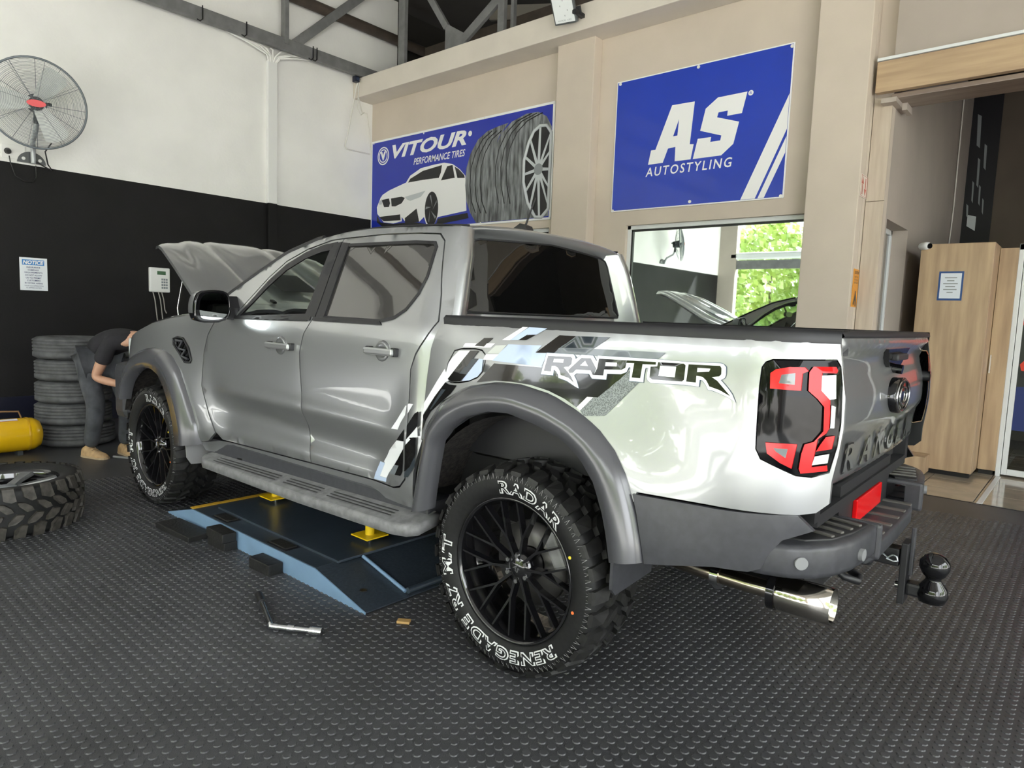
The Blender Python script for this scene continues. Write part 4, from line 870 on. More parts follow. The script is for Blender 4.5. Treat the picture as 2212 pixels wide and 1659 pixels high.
SG={
 'AS_A':[[(2.002,3.713),(1.741,3.708),(1.769,3.276),(1.724,3.272),(1.749,3.12),(1.934,3.121),(1.935,3.272),(2.022,3.265),(2.076,3.122),(2.257,3.121),(2.228,3.272),(2.175,3.271)]],
 'AS_Ah':[[(1.911,3.555),(1.919,3.387),(1.969,3.386)]],
 'AS_S':[[(1.487,3.703),(1.18,3.706),(1.222,3.506),(1.375,3.504),(1.372,3.555),(1.47,3.553),(1.482,3.506),(1.245,3.427),(1.29,3.218),(1.412,3.119),(1.724,3.119),(1.682,3.32),(1.533,3.318),(1.54,3.27),(1.432,3.27),(1.424,3.318),(1.66,3.398),(1.614,3.613)]],
 'AS_stripe':[[(0.744,3.615),(0.752,3.289),(1.03,2.643),(1.178,2.643)],[(0.752,3.22),(0.755,3.067),(0.94,2.643),(1.003,2.643)]],
 'AS_dots':[[(2.666,4.052),(1.722,4.049),(0.771,4.046),(0.774,2.657),(1.728,2.681),(2.686,2.652),(1.144,3.687)]],
 'AS_txt':[[(2.275,3.003),(2.265,3.078),(1.295,3.08),(1.287,3.001)]],
 'V_word':[[(6.73,3.849),(6.675,3.709),(5.117,3.728),(5.101,3.846)]],
 'V_sub':[[(6.21,3.593),(6.196,3.667),(5.124,3.661),(5.125,3.588)]],
 'V_circ':[[(7.052,3.778),(6.784,3.785),(6.925,3.922),(6.936,3.649)]],
 'V_dots':[[(5.041,3.855),(5.99,3.994),(4.784,4.02),(3.613,4.014),(3.605,2.638),(4.792,2.642),(7.156,4)]],
 'V_car':[[(6.97,3.157),(6.918,3.201),(6.764,3.252),(6.366,3.332),(6.272,3.423),(6.038,3.505),(5.741,3.524),(5.542,3.526),(5.368,3.488),(5.217,3.399),(5.109,3.302),(5.09,3.072),(5.069,2.827),(5.647,2.778),(5.711,2.692),(5.894,2.696),(5.944,2.798),(6.047,2.736),(6.347,2.738),(6.449,2.831),(6.447,2.768),(6.647,2.748),(6.881,2.778),(7.043,2.919),(7.059,3.018)]],
 'V_dark':[[(6.27,3.377),(5.99,3.462),(5.585,3.498),(5.603,3.398),(5.645,3.328),(5.985,3.333),(6.317,3.327)],[(5.475,3.471),(5.368,3.474),(5.318,3.295),(5.599,3.287)],[(5.324,3.447),(5.238,3.401),(5.13,3.311),(5.119,3.274),(5.265,3.286)]],
 'V_black':[[(6.943,3.123),(6.761,3.132),(6.733,3.058),(6.757,3.004),(6.874,3.008)],[(6.709,3.128),(6.458,3.133),(6.383,3.108),(6.455,3.036),(6.604,3),(6.693,3.007)],[(7.002,2.867),(6.896,2.869),(6.487,2.873),(6.472,2.785),(6.881,2.795)],[(6.374,2.811),(6.113,2.932),(6.047,2.736),(6.25,2.732),(6.372,2.732)],[(7.056,2.904),(6.96,2.783),(6.647,2.74),(6.446,2.744),(6.106,2.731),(5.732,2.664),(5.024,2.723),(5.047,2.796),(5.646,2.756),(5.687,2.661),(6.594,2.666),(6.852,2.68),(7.053,2.789)]],
 'V_lamp':[[(6.384,3.124),(5.922,3.173),(6.024,3.093),(6.26,3.055),(6.334,3.081)],[(7.008,3.096),(6.93,3.138),(6.928,3.057),(6.993,3.054)]],
 'V_wheel':[[(5.929,2.919),(5.642,2.942),(5.784,3.148),(5.778,2.659)]],
 'V_ty1':[[(4.34,3.891),(4.524,3.872),(4.714,3.839),(4.886,3.753),(5.019,3.589),(5.093,3.4),(5.108,3.173),(5.074,2.956),(4.996,2.793),(4.878,2.65),(4.738,2.641),(4.411,2.642),(4.577,2.957),(4.629,3.238),(4.604,3.537),(4.5,3.74)]],
 'V_ty2':[[(3.85,3.946),(4.04,3.955),(4.286,3.895),(4.464,3.775),(4.587,3.589),(4.644,3.363),(4.633,3.128),(4.574,2.888),(4.411,2.642),(4.152,2.633),(3.868,2.635),(3.614,2.658),(3.567,2.873),(3.572,3.256),(3.598,3.739),(3.712,3.87)]],
 'V_rimc':[[(3.814,3.245)]],
 'V_rim':[[(3.807,3.771),(3.706,3.762),(3.61,3.666),(3.587,3.385),(3.574,3.002),(3.602,2.747),(3.732,2.653),(3.835,2.659),(3.966,2.84),(4.05,3.112),(4.054,3.376),(3.986,3.59),(3.907,3.721)]],
}
# ------------------------------------------------------------------ signs on the right wall
m_blue = M('sign_blue', (.010, .045, .46), .28, var=.04, vs=2, coat=.3)
m_blue2 = M('sign_blue_deep', (.012, .030, .40), .28, var=.05, vs=2, coat=.3)
m_sw = M('sign_white', (.88, .88, .88), .35)
m_sd = M('print_dark', (.012, .012, .014), .35); m_sg = M('print_grey', (.25, .27, .28), .35); m_sl = M('print_silver', (.55, .58, .60), .35)
def flat(name, poly, y, mat, parent, holes=(), th=.0):
    P_, F_, L_ = cdt(poly, holes, 5.); return B().add([(a, y, c) for a, c in P_], F_, False).out(name, mat, parent, norm=False)
def disc(name, x, z, r, y, mat, parent, rz=None, n=28):
    return B().add([(x+r*math.cos(2*PI*i/n), y, z+(rz or r)*math.sin(2*PI*i/n)) for i in range(n)], [tuple(range(n))], False).out(name, mat, parent, norm=False)
y0 = YW+.003
sg = thing('wall_sign', 'blue sign with two large white letters and diagonal stripes above the window', 'sign', (1.72, YW, 2.64)); sg.location = (0, 0, 0)
boxes('panel', [((.749, y0, 2.640), (2.711, y0+.012, 4.082))], m_sw, sg, .002)
boxes('face', [((.762, y0+.012, 2.653), (2.698, y0+.014, 4.069))], m_blue, sg)
yf = y0+.0155
flat('letter_a', SG['AS_A'][0], yf, m_sw, sg, [SG['AS_Ah'][0]]); flat('letter_s', SG['AS_S'][0], yf, m_sw, sg)
for q in SG['AS_stripe']:
    q = [(max(.764, min(2.69, a)), max(2.655, c)) for a, c in q]; flat('stripe', q, yf, m_sw, sg)
for a, c in SG['AS_dots'][0][:-1]: B().cyl((a, yf, c), (a, yf+.006, c), .017, n=14).out('screw_cap', m_screw, sg)
a, c = SG['AS_dots'][0][-1]; disc('registered_mark', a, c, .026, yf, m_sw, sg); put_text('registered_letter', 'R', .022, .026, lambda u, v_: (a-u, yf+.001, c+v_), m_blue, sg, bold=.01)
t = SG['AS_txt'][0]; xa, xb = t[0][0], t[2][0]; zc = sum(q[1] for q in t)/4
put_text('sign_text', 'AUTOSTYLING', abs(xb-xa), .098, lambda u, v_: ((xa+xb)/2-u-v_*.12, yf, zc+v_), m_sw, sg, bold=.012, space=1.25)
sv_ = thing('wall_sign', 'wide blue sign printed with a white car and two tyres', 'sign')
boxes('panel', [((3.592, y0, 2.619), (7.215, y0+.012, 4.036))], m_sw, sv_, .002)
boxes('face', [((3.625, y0+.012, 2.645), (7.19, y0+.014, 4.005))], m_blue2, sv_)
def clampx(q): return [(max(3.63, min(7.185, a)), max(2.65, c)) for a, c in q]
def L3(nm, key, mat, lv, parent=sv_):
    for q in SG[key]: flat(nm, clampx(q), y0+.0145+.0012*lv, mat, parent)
t = SG['V_word'][0]; xa, xb = (t[0][0]+t[1][0])/2, (t[2][0]+t[3][0])/2; zc = sum(q[1] for q in t)/4; hz = abs(t[0][1]-t[1][1])
put_text('sign_word', 'VITOUR', abs(xa-xb), .205, lambda u, v_: ((xa+xb)/2-u, y0+.0157, zc+.035+v_), m_sw, sv_, bold=.035, shear=.28)
t = SG['V_sub'][0]; xc, xd = (t[0][0]+t[1][0])/2, (t[2][0]+t[3][0])/2; zc2 = sum(q[1] for q in t)/4
put_text('sign_tagline', 'PERFORMANCE TIRES', abs(xc-xd), .095, lambda u, v_: ((xc+xd)/2-u, y0+.0157, zc2-.012+v_), m_sw, sv_, bold=.015, shear=.28)
t = SG['V_circ'][0]; cx = (t[0][0]+t[1][0])/2; cz = (t[2][1]+t[3][1])/2; rr = abs(t[2][1]-t[3][1])/2
for k, mt in ((1., m_sw), (.86, m_blue2), (.74, m_sw), (.62, m_blue2)): disc('logo_ring', cx, cz, rr*k*1.02, y0+.0150+.0006*(1.1-k)*5, mt, sv_, rr*k)
put_text('logo_letter', 'V', rr*1.0, rr*.95, lambda u, v_: (cx-u, y0+.0178, cz+v_), m_sw, sv_, bold=.08)
a, c = SG['V_dots'][0][0]; disc('registered_mark', a, c, .036, y0+.0157, m_sw, sv_)
for a, c in SG['V_dots'][0][1:]: B().cyl((a, y0+.014, c), (a, y0+.02, c), .012, n=10).out('screw_cap', m_screw, sv_)
L3('printed_shadow', 'V_black', m_sd, .5); L3('printed_car', 'V_car', m_sw, 1); L3('printed_glass', 'V_dark', m_sd, 2)
for q in SG['V_black'][:4]: flat('printed_grille', clampx(q), y0+.0145+.0026, m_sd, sv_)
L3('printed_headlamp', 'V_lamp', m_sl, 2.2)
t = SG['V_wheel'][0]; wx = (t[0][0]+t[1][0])/2; wz = (t[2][1]+t[3][1])/2; disc('printed_wheel', wx, wz, abs(t[0][0]-t[1][0])/2, y0+.0175, m_sd, sv_, abs(t[2][1]-t[3][1])/2)
for k in range(5):
    a = 2*PI*k/5; flat('printed_spoke', [(wx+.03*math.cos(a+1.2), wz+.03*math.sin(a+1.2)), (wx+.13*math.cos(a), wz+.20*math.sin(a)), (wx+.12*math.cos(a+.2), wz+.20*math.sin(a+.2))], y0+.0182, m_sg, sv_)
m_ptread = M('print_tyre', (.06, .062, .065), .35, vs=14, stretch=(1.6, 1, .25), col2=(.30, .32, .33), detail=6)
L3('printed_tyre', 'V_ty1', m_ptread, 1.6); L3('printed_tyre', 'V_ty2', m_ptread, 2.4); L3('printed_rim_well', 'V_rim', m_sd, 3)
rim_ = clampx(SG['V_rim'][0]); B().tube([(a, y0+.0185, c) for a, c in subdiv(rim_, .08)], .022, 6, True).out('printed_rim_edge', m_sl, sv_).scale = (1, 1, 1)
hx, hz_ = SG['V_rimc'][0][0]
for i, (a, c) in enumerate(resample(rim_+[rim_[0]], 13)[:-1]):
    d = Vector((a-hx, c-hz_)); n_ = Vector((-d.y, d.x)).normalized()*.022; q = [(hx+n_.x, hz_+n_.y), (a+n_.x*.7, c+n_.y*.7), (a-n_.x*.7, c-n_.y*.7), (hx-n_.x, hz_-n_.y)]
    flat('printed_rim_spoke', clampx(q), y0+.0192+.0002*(i % 2), m_sl, sv_)
disc('printed_hub', hx, hz_, .07, y0+.0200, m_sg, sv_)
for q, tx in ((SG['V_ty1'][0], .0165), (SG['V_ty2'][0], .0172)):
    # tread grooves of the printed tyre: arcs parallel to its left edge
    Lft = q[2:9] if tx < .017 else q[1:8]
    for k in range(1, 4):
        sh = .085*k; B().tube([(a-sh*(1.0+.2*i/6), y0+tx+.0006*0+.0005, c-.01*k) for i, (a, c) in enumerate(Lft)], .007, 4).out('printed_groove', m_sd, sv_)
# small signs on the pillar side and in the doorway
def plate_x(name, label, cat, x, ya, yb, za, zb, mat):
    e = thing(name, label, cat); boxes('plate', [((x-.006, yb, za), (x, ya, zb))], mat, e, .001); return e
ps = plate_x('arrow_sign', 'small white sign with two red arrows on the pillar side', 'sign', .044, -3.672, -3.872, 2.580, 2.775, M('sign_cream', (.72, .66, .58), .4))
m_arr = M('arrow_red', (.42, .05, .02), .4)
for s, yc in ((1, -3.725), (-1, -3.815)):
    q = [(-.012, -.075), (.012, -.075), (.012, .02), (.035, .02), (0, .08), (-.035, .02), (-.012, .02)]
    B().add([(.0375, yc+a, 2.677+s*c) for a, c in q], [tuple(range(7))], False).out('arrow', m_arr, ps, norm=False)
B().tube([(.0375, y, z) for y, z in ((-3.68, 2.588), (-3.864, 2.588), (-3.864, 2.767), (-3.68, 2.767))], .002, 4, True).out('border_line', m_arr, ps)
os_ = plate_x('caution_sign', 'orange caution sign with black pictogram on the pillar side', 'sign', .044, -3.70, -3.865, 1.605, 1.945, M('sign_orange', (.72, .30, .03), .4))
put_text('caution_word', 'CAUTION', .13, .028, lambda u, v_: (.037, -3.782-u, 1.915+v_), m_sd, os_, bold=.02)
for k in range(3): put_text('caution_text', ('FORKLIFT TRUCKS', 'WATCH YOUR STEP', 'KEEP CLEAR')[k], .12, .016, lambda u, v_: (.037, -3.782-u, 1.875-.026*k+v_), m_sd, os_)
pic = [(-.05, -.09), (-.02, -.09), (.0, -.03), (.03, -.08), (.055, -.07), (.02, .0), (.01, .05), (-.01, .05), (-.03, .0)]
B().add([(.037, -3.79+a, 1.70+c) for a, c in pic], [tuple(range(len(pic)))], False).out('pictogram', m_sd, os_, norm=False)
# ------------------------------------------------------------------ inside the doorway: cupboard, paper, glass door, poster, banner
cbd = thing('cupboard', 'tall pale oak cupboard standing on the tiles beside the doorway', 'cupboard')
boxes('carcass', [((-.868, -5.40, .05), (-.268, -4.818, 2.26))], m_wood, cbd, .003)
boxes('door', [((-.862, -4.817, .055), (-.272, -4.800, 2.255))], m_wood, cbd, .003)
boxes('plinth', [((-.85, -5.38, .002), (-.29, -4.86, .05))], m_sd, cbd)
cb2 = thing('cupboard', 'narrow oak cupboard with a bar handle behind the tall oak one', 'cupboard')
boxes('carcass', [((-1.02, -5.75, .05), (-.872, -5.22, 2.24))], m_wood, cb2, .003); boxes('plinth', [((-1.0, -5.7, .002), (-.88, -5.26, .05))], m_sd, cb2)
boxes('handle', [((-.895, -5.19, 1.02), (-.885, -5.175, 1.20)), ((-.895, -5.22, 1.04), (-.885, -5.18, 1.05)), ((-.895, -5.22, 1.17), (-.885, -5.18, 1.18))], m_chrome, cb2)
lb = thing('low_box', 'low oak box on the tiles against the tall cupboard', 'box'); boxes('body', [((-.52, -4.79, .025), (-.20, -4.52, .20))], m_wood, lb, .004)
for px_ in (-.50, -.23): boxes('foot', [((px_, -4.77, .001), (px_+.03, -4.74, .026))], m_sd, lb)
pa = thing('paper_notice', 'white paper with a dark blue border taped to the oak cupboard', 'notice')
boxes('border', [((-.648, -4.7995, 1.712), (-.444, -4.7985, 1.992))], M('paper_blue', (.02, .07, .22), .5), pa)
boxes('sheet', [((-.632, -4.7985, 1.732), (-.460, -4.798, 1.974))], M('paper_white', (.70, .74, .80), .5), pa)
for k, wd in enumerate((.10, .06, .12, .08, .11, .05)): boxes('text_line', [((-.545-wd/2, -4.798, 1.925-.028*k), (-.545+wd/2, -4.7977, 1.935-.028*k))], m_sg, pa)
sc = thing('security_camera', 'white dome security camera at the top of the oak cupboard', 'camera')
q = B(); q.lathe([(.001, .06), (.02, .058), (.034, .045), (.038, .02), (.036, -.03), (.03, -.045), (.001, -.045)], 20, 'x'); o = q.out('housing', M('camera_white', (.8, .8, .8), .3), sc); o.location = (-.305, -4.745, 2.235); o.rotation_euler = (0, 0, 2.5)
o = B().cyl((0, 0, 0), (.012, 0, 0), .026, n=18).out('lens', m_gloss, sc); o.location = (-.350, -4.718, 2.232); o.rotation_euler = (0, 0, 2.5)
boxes('bracket', [((-.315, -4.80, 2.255), (-.285, -4.73, 2.262))], m_wire, sc)
gd = struct(empty('door_1'), 'white aluminium framed glass door behind the cupboards')
for a, c in (((-1.06, -5.30, 0), (-1.02, -5.24, 2.28)), ((-2.45, -5.30, 2.22), (-1.02, -5.24, 2.28)), ((-2.45, -5.30, 0), (-2.40, -5.24, 2.28)), ((-1.11, -5.285, .02), (-1.065, -5.255, 2.21)), ((-2.40, -5.285, .02), (-1.11, -5.255, .08)), ((-2.40, -5.285, 2.16), (-1.11, -5.255, 2.21))): boxes('door_frame', [(a, c)], m_alu, gd, .004)
boxes('pane', [((-2.40, -5.272, .08), (-1.11, -5.268, 2.16))], glass('door_glass', (.82, .86, .84), .03), gd)
po = thing('poster', 'red, black and blue poster of a red car on the glass door', 'poster')
PX0, PX1 = -2.38, -1.112
boxes('sheet', [((PX0, -5.266, .47), (PX1, -5.264, 2.15))], M('poster_black', (.018, .022, .020), .35), po)
yp = -5.2632
flat('red_field', [(PX0, 1.98), (PX1, 1.98), (PX1, 2.15), (PX0, 2.15)], yp, M('poster_red', (.62, .045, .02), .35), po)
flat('red_swoosh', [(PX0, 1.95), (-1.6, 1.86), (PX1, 1.72), (PX1, 1.50), (-1.5, 1.70), (PX0, 1.80)], yp, MATS['poster_red'], po)
flat('blue_field', [(PX0, .47), (PX1, .47), (PX1, .90), (PX0, .98)], yp, M('poster_blue', (.015, .03, .14), .35), po)
flat('printed_car', [(-1.145, 1.02), (-1.12, 1.12), (-1.20, 1.22), (-1.40, 1.30), (-1.9, 1.36), (-2.2, 1.2), (-2.2, .95), (-1.3, .93)], yp+.0006, MATS['poster_red'], po)
disc('printed_headlamp', -1.20, 1.15, .05, yp+.0012, m_sw, po); disc('printed_headlamp_core', -1.20, 1.15, .026, yp+.0018, m_sl, po)
flat('printed_bumper', [(-1.13, .99), (-1.13, 1.06), (-1.9, 1.02), (-1.9, .95)], yp+.0012, m_sd, po)
bn = thing('banner', 'black banner with pale streaks hanging at the far end of the doorway', 'banner')
boxes('sheet', [((-.44, -8.19, 2.2), (.0, -8.17, 4.55))], M('banner_black', (.008, .008, .012), .5), bn)
for (x, z, l, w_) in ((-.20, 4.1, .45, .03), (-.24, 3.55, .40, .018), (-.20, 3.30, .30, .014), (-.30, 3.75, .35, .02), (-.28, 3.25, .28, .014), (-.16, 3.05, .2, .016), (-.33, 3.1, .22, .012)):
    flat('streak', [(x-w_, z-l/2), (x+w_*.3, z-l/2+.04), (x+w_, z+l/2), (x-w_*.5, z+l/2-.03)], -8.168, m_sg, bn)
flat('label_patch', [(-.27, 2.78), (-.17, 2.85), (-.17, 3.0), (-.27, 2.97)], -8.168, m_sl, bn)
cw = tag(B().tube([(-.125, -7.3, 4.5), (-.126, -7.31, 3.6), (-.128, -7.32, 3.0), (-.125, -7.3, 2.7), (-.13, -7.2, 2.4), (-.135, -7.1, 2.2)], .008, 6).out('cable', m_wire), 'white cable bundle running down the return wall to the cupboard', 'cable')
# ------------------------------------------------------------------ end wall: trunking, cables, camera, meter, notice
tk = struct(boxes('trim_8', [((X0-.06, -2.147, 2.842), (X0, -2.010, 4.74))], M('trunking_white', (.82, .82, .80), .45), bev=.006), 'white cable trunking up the end wall')
struct(boxes('trim_9', [((X0-.06, -2.147, .33), (X0, -2.010, 2.84))], m_black, bev=.006), 'black painted lower trunking')
for k in range(9):
    a = -.14+.035*k; dx = random.uniform(-.02, .02)
    pts = [(X0-.04, -2.078+a*.3, 4.70), (X0-.06+dx, -2.078+a*.7, 4.80), (X0-.09+dx, -2.06+a*2.6, 4.865+.012*math.sin(k*2.)), (X0-.05, -2.05+a*4.5, 4.90+abs(a)*.25)]
    tag(B().tube(pts, .013, 6).out('cable', M('bright_cable', (.88, .87, .84), .5)), 'white cable fanning out of the trunking under the truss, one of nine', 'cable', 'white cables over the trunking')
cdv = thing('corner_camera', 'small dark blue camera at the left end of the cream beam', 'camera')
B().box((7.06, -3.36, 4.835), (.09, .075, .085), None, .012).out('housing', M('camera_navy', (.012, .016, .035), .35), cdv)
B().cyl((7.015, -3.36, 4.835), (7.005, -3.36, 4.835), .024, n=14).out('lens', M('lens_blue', (.05, .07, .12), .1), cdv); boxes('arm', [((7.05, -3.43, 4.83), (7.09, -3.36, 4.845))], m_wire, cdv)
for k, pts in enumerate(([(7.08, -3.40, 4.80), (7.10, -3.36, 4.55), (7.15, -3.30, 4.10), (7.19, -3.27, 3.86), (7.20, -3.32, 3.83), (7.20, -3.74, 3.84)], [(7.08, -3.41, 4.80), (7.11, -3.45, 4.6), (7.15, -3.55, 4.42), (7.18, -3.66, 4.43), (7.20, -3.72, 4.2), (7.20, -3.75, 3.9)], [(7.06, -3.42, 4.80), (7.10, -3.42, 4.45), (7.12, -3.50, 4.36), (7.14, -3.58, 4.42)])):
    tag(B().tube([Vector(p) for p in pts], .006 if k else .010, 6).out('cable', m_wire), ('thick white cable looping down from the corner camera to the blue sign', 'thin white cable hanging in the corner beside the tyre sign', 'short white cable loop under the corner camera')[k], 'cable')
flo = thing('flood_light', 'white flood light hanging in front of the cream beam', 'lamp')
R_ = rotm(math.radians(-35), 0, math.radians(12)); cL = Vector((3.10, -3.22, 4.84))
B().box(cL, (.27, .05, .42), R_, .012).out('lamp_body', M('lamp_grey', (.10, .11, .11), .4), flo)
B().box(cL+R_ @ Vector((0, .028, 0)), (.235, .012, .38), R_, .004).out('lamp_face', M('lamp_white', (.82, .85, .85), .25), flo)
for k in range(5): B().box(cL+R_ @ Vector((-.05+.04*(k % 3), .036, .08-.05*k)), (.006, .002, .014), R_).out('lamp_mark', m_sg, flo)
put_text('lamp_print', 'FLOOD  LED', .16, .014, lambda u, v_: tuple(cL+R_ @ Vector((-u, .0355, -.165+v_))), m_sg, flo)
B().box(cL+R_ @ Vector((-.16, -.02, -.10)), (.05, .03, .08), R_, .006).out('lamp_bracket', m_satinb, flo)
boxes('lamp_mount', [((2.95, -3.43, 4.72), (3.0, -3.26, 4.76))], m_satinb, flo)
nt_ = thing('notice_board', 'white notice with a blue NOTICE heading on the black wall', 'sign')
xn = X0-.004
boxes('board', [((xn-.004, .612, 1.495), (xn, .868, 1.850))], M('notice_white', (.80, .84, .88), .4), nt_, .001)
pn = lambda yc, zc: (lambda u, v_: (xn-.0055, yc-u, zc+v_))
boxes('heading', [((xn-.0052, .640, 1.770), (xn-.004, .845, 1.828))], M('notice_blue', (.06, .25, .62), .4), nt_)
put_text('heading_text', 'NOTICE', .185, .042, lambda u, v_: (xn-.0062, .742-u-v_*.2, 1.799+v_), m_sw, nt_, bold=.04)
for k, (tx, wd) in enumerate((('INSURANCE', .125), ('COMPANY', .105), ('REQUIREMENTS', .165), ('DO NOT ALLOW', .155), ('US TO PERMIT', .145), ('CUSTOMERS', .125), ('IN WORK AREAS', .165))): put_text('notice_text', tx, wd, .017, pn(.742, 1.745-.0285*k), M('print_navy', (.03, .04, .16), .5), nt_, bold=.015)
for k, (tx, wd) in enumerate((('YOUR CO-OPERATION', .175), ('IS APPRECIATED', .14))): put_text('notice_text', tx, wd, .013, pn(.742, 1.545-.022*k), MATS['print_navy'], nt_)
mt_ = thing('keypad_meter', 'white prepaid electricity keypad meter on the black wall', 'meter')
boxes('case', [((X0-.05, -.688, 1.54), (X0, -.447, 1.842))], M('meter_white', (.80, .81, .80), .35), mt_, .015)
boxes('display', [((X0-.053, -.635, 1.755), (X0-.049, -.535, 1.800))], M('lcd_green', (.05, .13, .06), .3), mt_, .001)
for i in range(4):
    for j in range(3): boxes('key', [((X0-.055, -.655+.026*j, 1.585+.034*i), (X0-.049, -.635+.026*j, 1.608+.034*i))], M('key_grey', (.22, .25, .28), .4), mt_, .001)
for y, zt, wh in ((-.488, 1.12, 'leftmost'), (-.553, 1.10, 'middle'), (-.592, 1.28, 'rightmost and shortest')):
    tag(B().tube([(X0-.03, y, 1.54), (X0-.035, y-.02, 1.45), (X0-.03, y-.035, 1.32), (X0-.03, y-.055, zt)], .007, 6).out('cable', M('grey_cable', (.35, .34, .32), .5)), wh+' grey cable hanging below the keypad meter', 'cable', 'cables under the keypad meter')
# ------------------------------------------------------------------ wall fans
m_fanw = M('fan_wire', (.16, .18, .20), .4, metal=.3); m_fand = M('fan_dark', (.035, .04, .045), .45)
def wall_fan(label, c, wall_y, tilt, yaw, arm_in):
    f = thing('wall_fan', label, 'fan'); c = Vector(c); Rm = rotm(0, 0, yaw) @ rotm(0, tilt, 0)   # fan axis: local -x
    def P_(x, a, r): return c+Rm @ Vector((x, r*math.cos(a), r*math.sin(a)))
    R0 = .435; prof = lambda r, s: s*(.075*(1-(r/R0)**2)+.0)
    gb = B()
    for r in [.05+.0135*i for i in range(29)]: gb.tube([P_(-prof(r, 1)-.03, 2*PI*i/40, r) for i in range(40)], .0017, 3, True)
    for k in range(8): gb.tube([P_(-prof(r, 1)-.031, 2*PI*k/8+.2, r) for r in (.04, .15, .25, .35, R0)], .0022, 4)
    o = gb.out('front_guard', m_fanw, f, norm=False); o['kind'] = 'stuff'
    gb = B()
    for r in [.12+.03*i for i in range(11)]: gb.tube([P_(prof(r, 1)+.05, 2*PI*i/36, r) for i in range(36)], .0011, 3, True)
    for k in range(12): gb.tube([P_(prof(r, 1)+.051, 2*PI*k/12, r) for r in (.09, .2, .32, R0)]+[P_(.01, 2*PI*k/12, R0)], .003, 4)
    o = gb.out('rear_guard', m_fanw, f, norm=False); o['kind'] = 'stuff'
    B().tube([P_(0, 2*PI*i/48, R0) for i in range(48)], .011, 8, True).out('guard_rim', m_fanw, f)
    for k in range(3):
        rows = []
        for r in (.07, .16, .26, .36, .385):
            wd = .10+.42*r if r < .37 else .16; rows.append([P_(-.02+.05*(t-.5)*(1-r*.8), 2*PI*k/3+(t-.5)*wd/r*.95, r) for t in (0, .25, .5, .75, 1)])
        B().grid(rows).out('blade', M('fan_blade', (.62, .64, .62), .4), f, norm=False)
    B().cyl(P_(.02, 0, 0), P_(.19, 0, 0), .095, .075, 24).out('motor', m_fand, f)
    B().cyl(P_(-.05, 0, 0), P_(.03, 0, 0), .035, n=16).out('spindle', m_fand, f)
    B().add([P_(-.112, 2*PI*i/24, .055) if False else c+Rm @ Vector((-.112, .082*math.cos(2*PI*i/24), .034*math.sin(2*PI*i/24))) for i in range(24)]+[c+Rm @ Vector((-.10, .082*math.cos(2*PI*i/24), .034*math.sin(2*PI*i/24))) for i in range(24)], [tuple(range(24))]+[(i, (i+1) % 24, 24+(i+1) % 24, 24+i) for i in range(24)]).out('badge', M('fan_red', (.62, .01, .015), .3), f)
    B().cyl(P_(.15, 0, .0)+Vector((0, -.10, .02)), P_(.15, 0, 0)+Vector((0, -.135, .02)), .018, n=10).out('tilt_knob', m_fand, f)
    hb_ = c+Rm @ Vector((.12, 0, 0)); base = Vector((X0, wall_y, arm_in))
    B().tube([hb_+Vector((0, 0, -.07)), hb_+Vector((.01, 0, -.20))], .028, 10).out('yoke', m_fand, f)
    B().tube([hb_+Vector((.01, 0, -.18)), hb_+Vector((.05, 0, -.26)), Vector((X0-.16, (hb_.y+base.y)/2, hb_.z-.34)), Vector((X0-.09, base.y, hb_.z-.42)), Vector((X0-.08, base.y, base.z+.06)), Vector((X0-.08, base.y, base.z-.05))], .024, 10).out('arm', M('arm_steel', (.42, .44, .45), .35, metal=.3), f)
    pb = B(); arc = [(base.y+.13*math.cos(PI*i/16), base.z-.04+.12*math.sin(PI*i/16)) for i in range(17)]; pb.prism(arc, lambda a, c_, d: (X0-d, a, c_), 0, .02); pb.out('wall_plate', M('plate_grey', (.10, .105, .11), .4), f)
    for s in (1, -1): B().cyl((X0-.02, base.y+s*.075, base.z), (X0-.03, base.y+s*.075, base.z), .017, n=10).out('plate_bolt', m_screw, f)
    return f
wall_fan('large wall fan with a red badge on the white wall', (6.72, .790, 3.385), .725, -.20, math.radians(-14), 2.90)
wall_fan('wall fan seen only as a reflection in the tinted window', (6.70, 5.45, 3.40), 5.50, .10, math.radians(-25), 2.95)
tag(B().tube([(6.93, .68, 3.33), (6.95, .58, 3.25), (6.96, .57, 3.12), (7.05, .64, 2.98), (7.12, .60, 2.86), (7.16, .55, 2.81), (7.17, .62, 2.84), (7.17, .70, 2.88)], .007, 6).out('cable', m_wireb), 'black cable looping from the wall fan motor', 'cable')
tag(B().tube([(7.19, .93, 2.90), (7.20, .92, 2.84), (7.20, .88, 2.70), (7.20, .80, 2.655), (7.20, .72, 2.66), (7.20, .69, 2.72), (7.19, .695, 2.84)], .006, 6).out('cable', m_wireb), 'black cable hanging from the plug beside the fan bracket', 'cable')
pl = thing('wall_plug', 'black plug in a white socket left of the fan bracket', 'plug')
boxes('socket', [((X0-.012, .78, 2.88), (X0, .99, 3.02))], m_white, pl, .003); B().cyl((X0-.012, .935, 2.95), (X0-.06, .935, 2.94), .034, .022, 12).out('plug_body', m_wireb, pl)
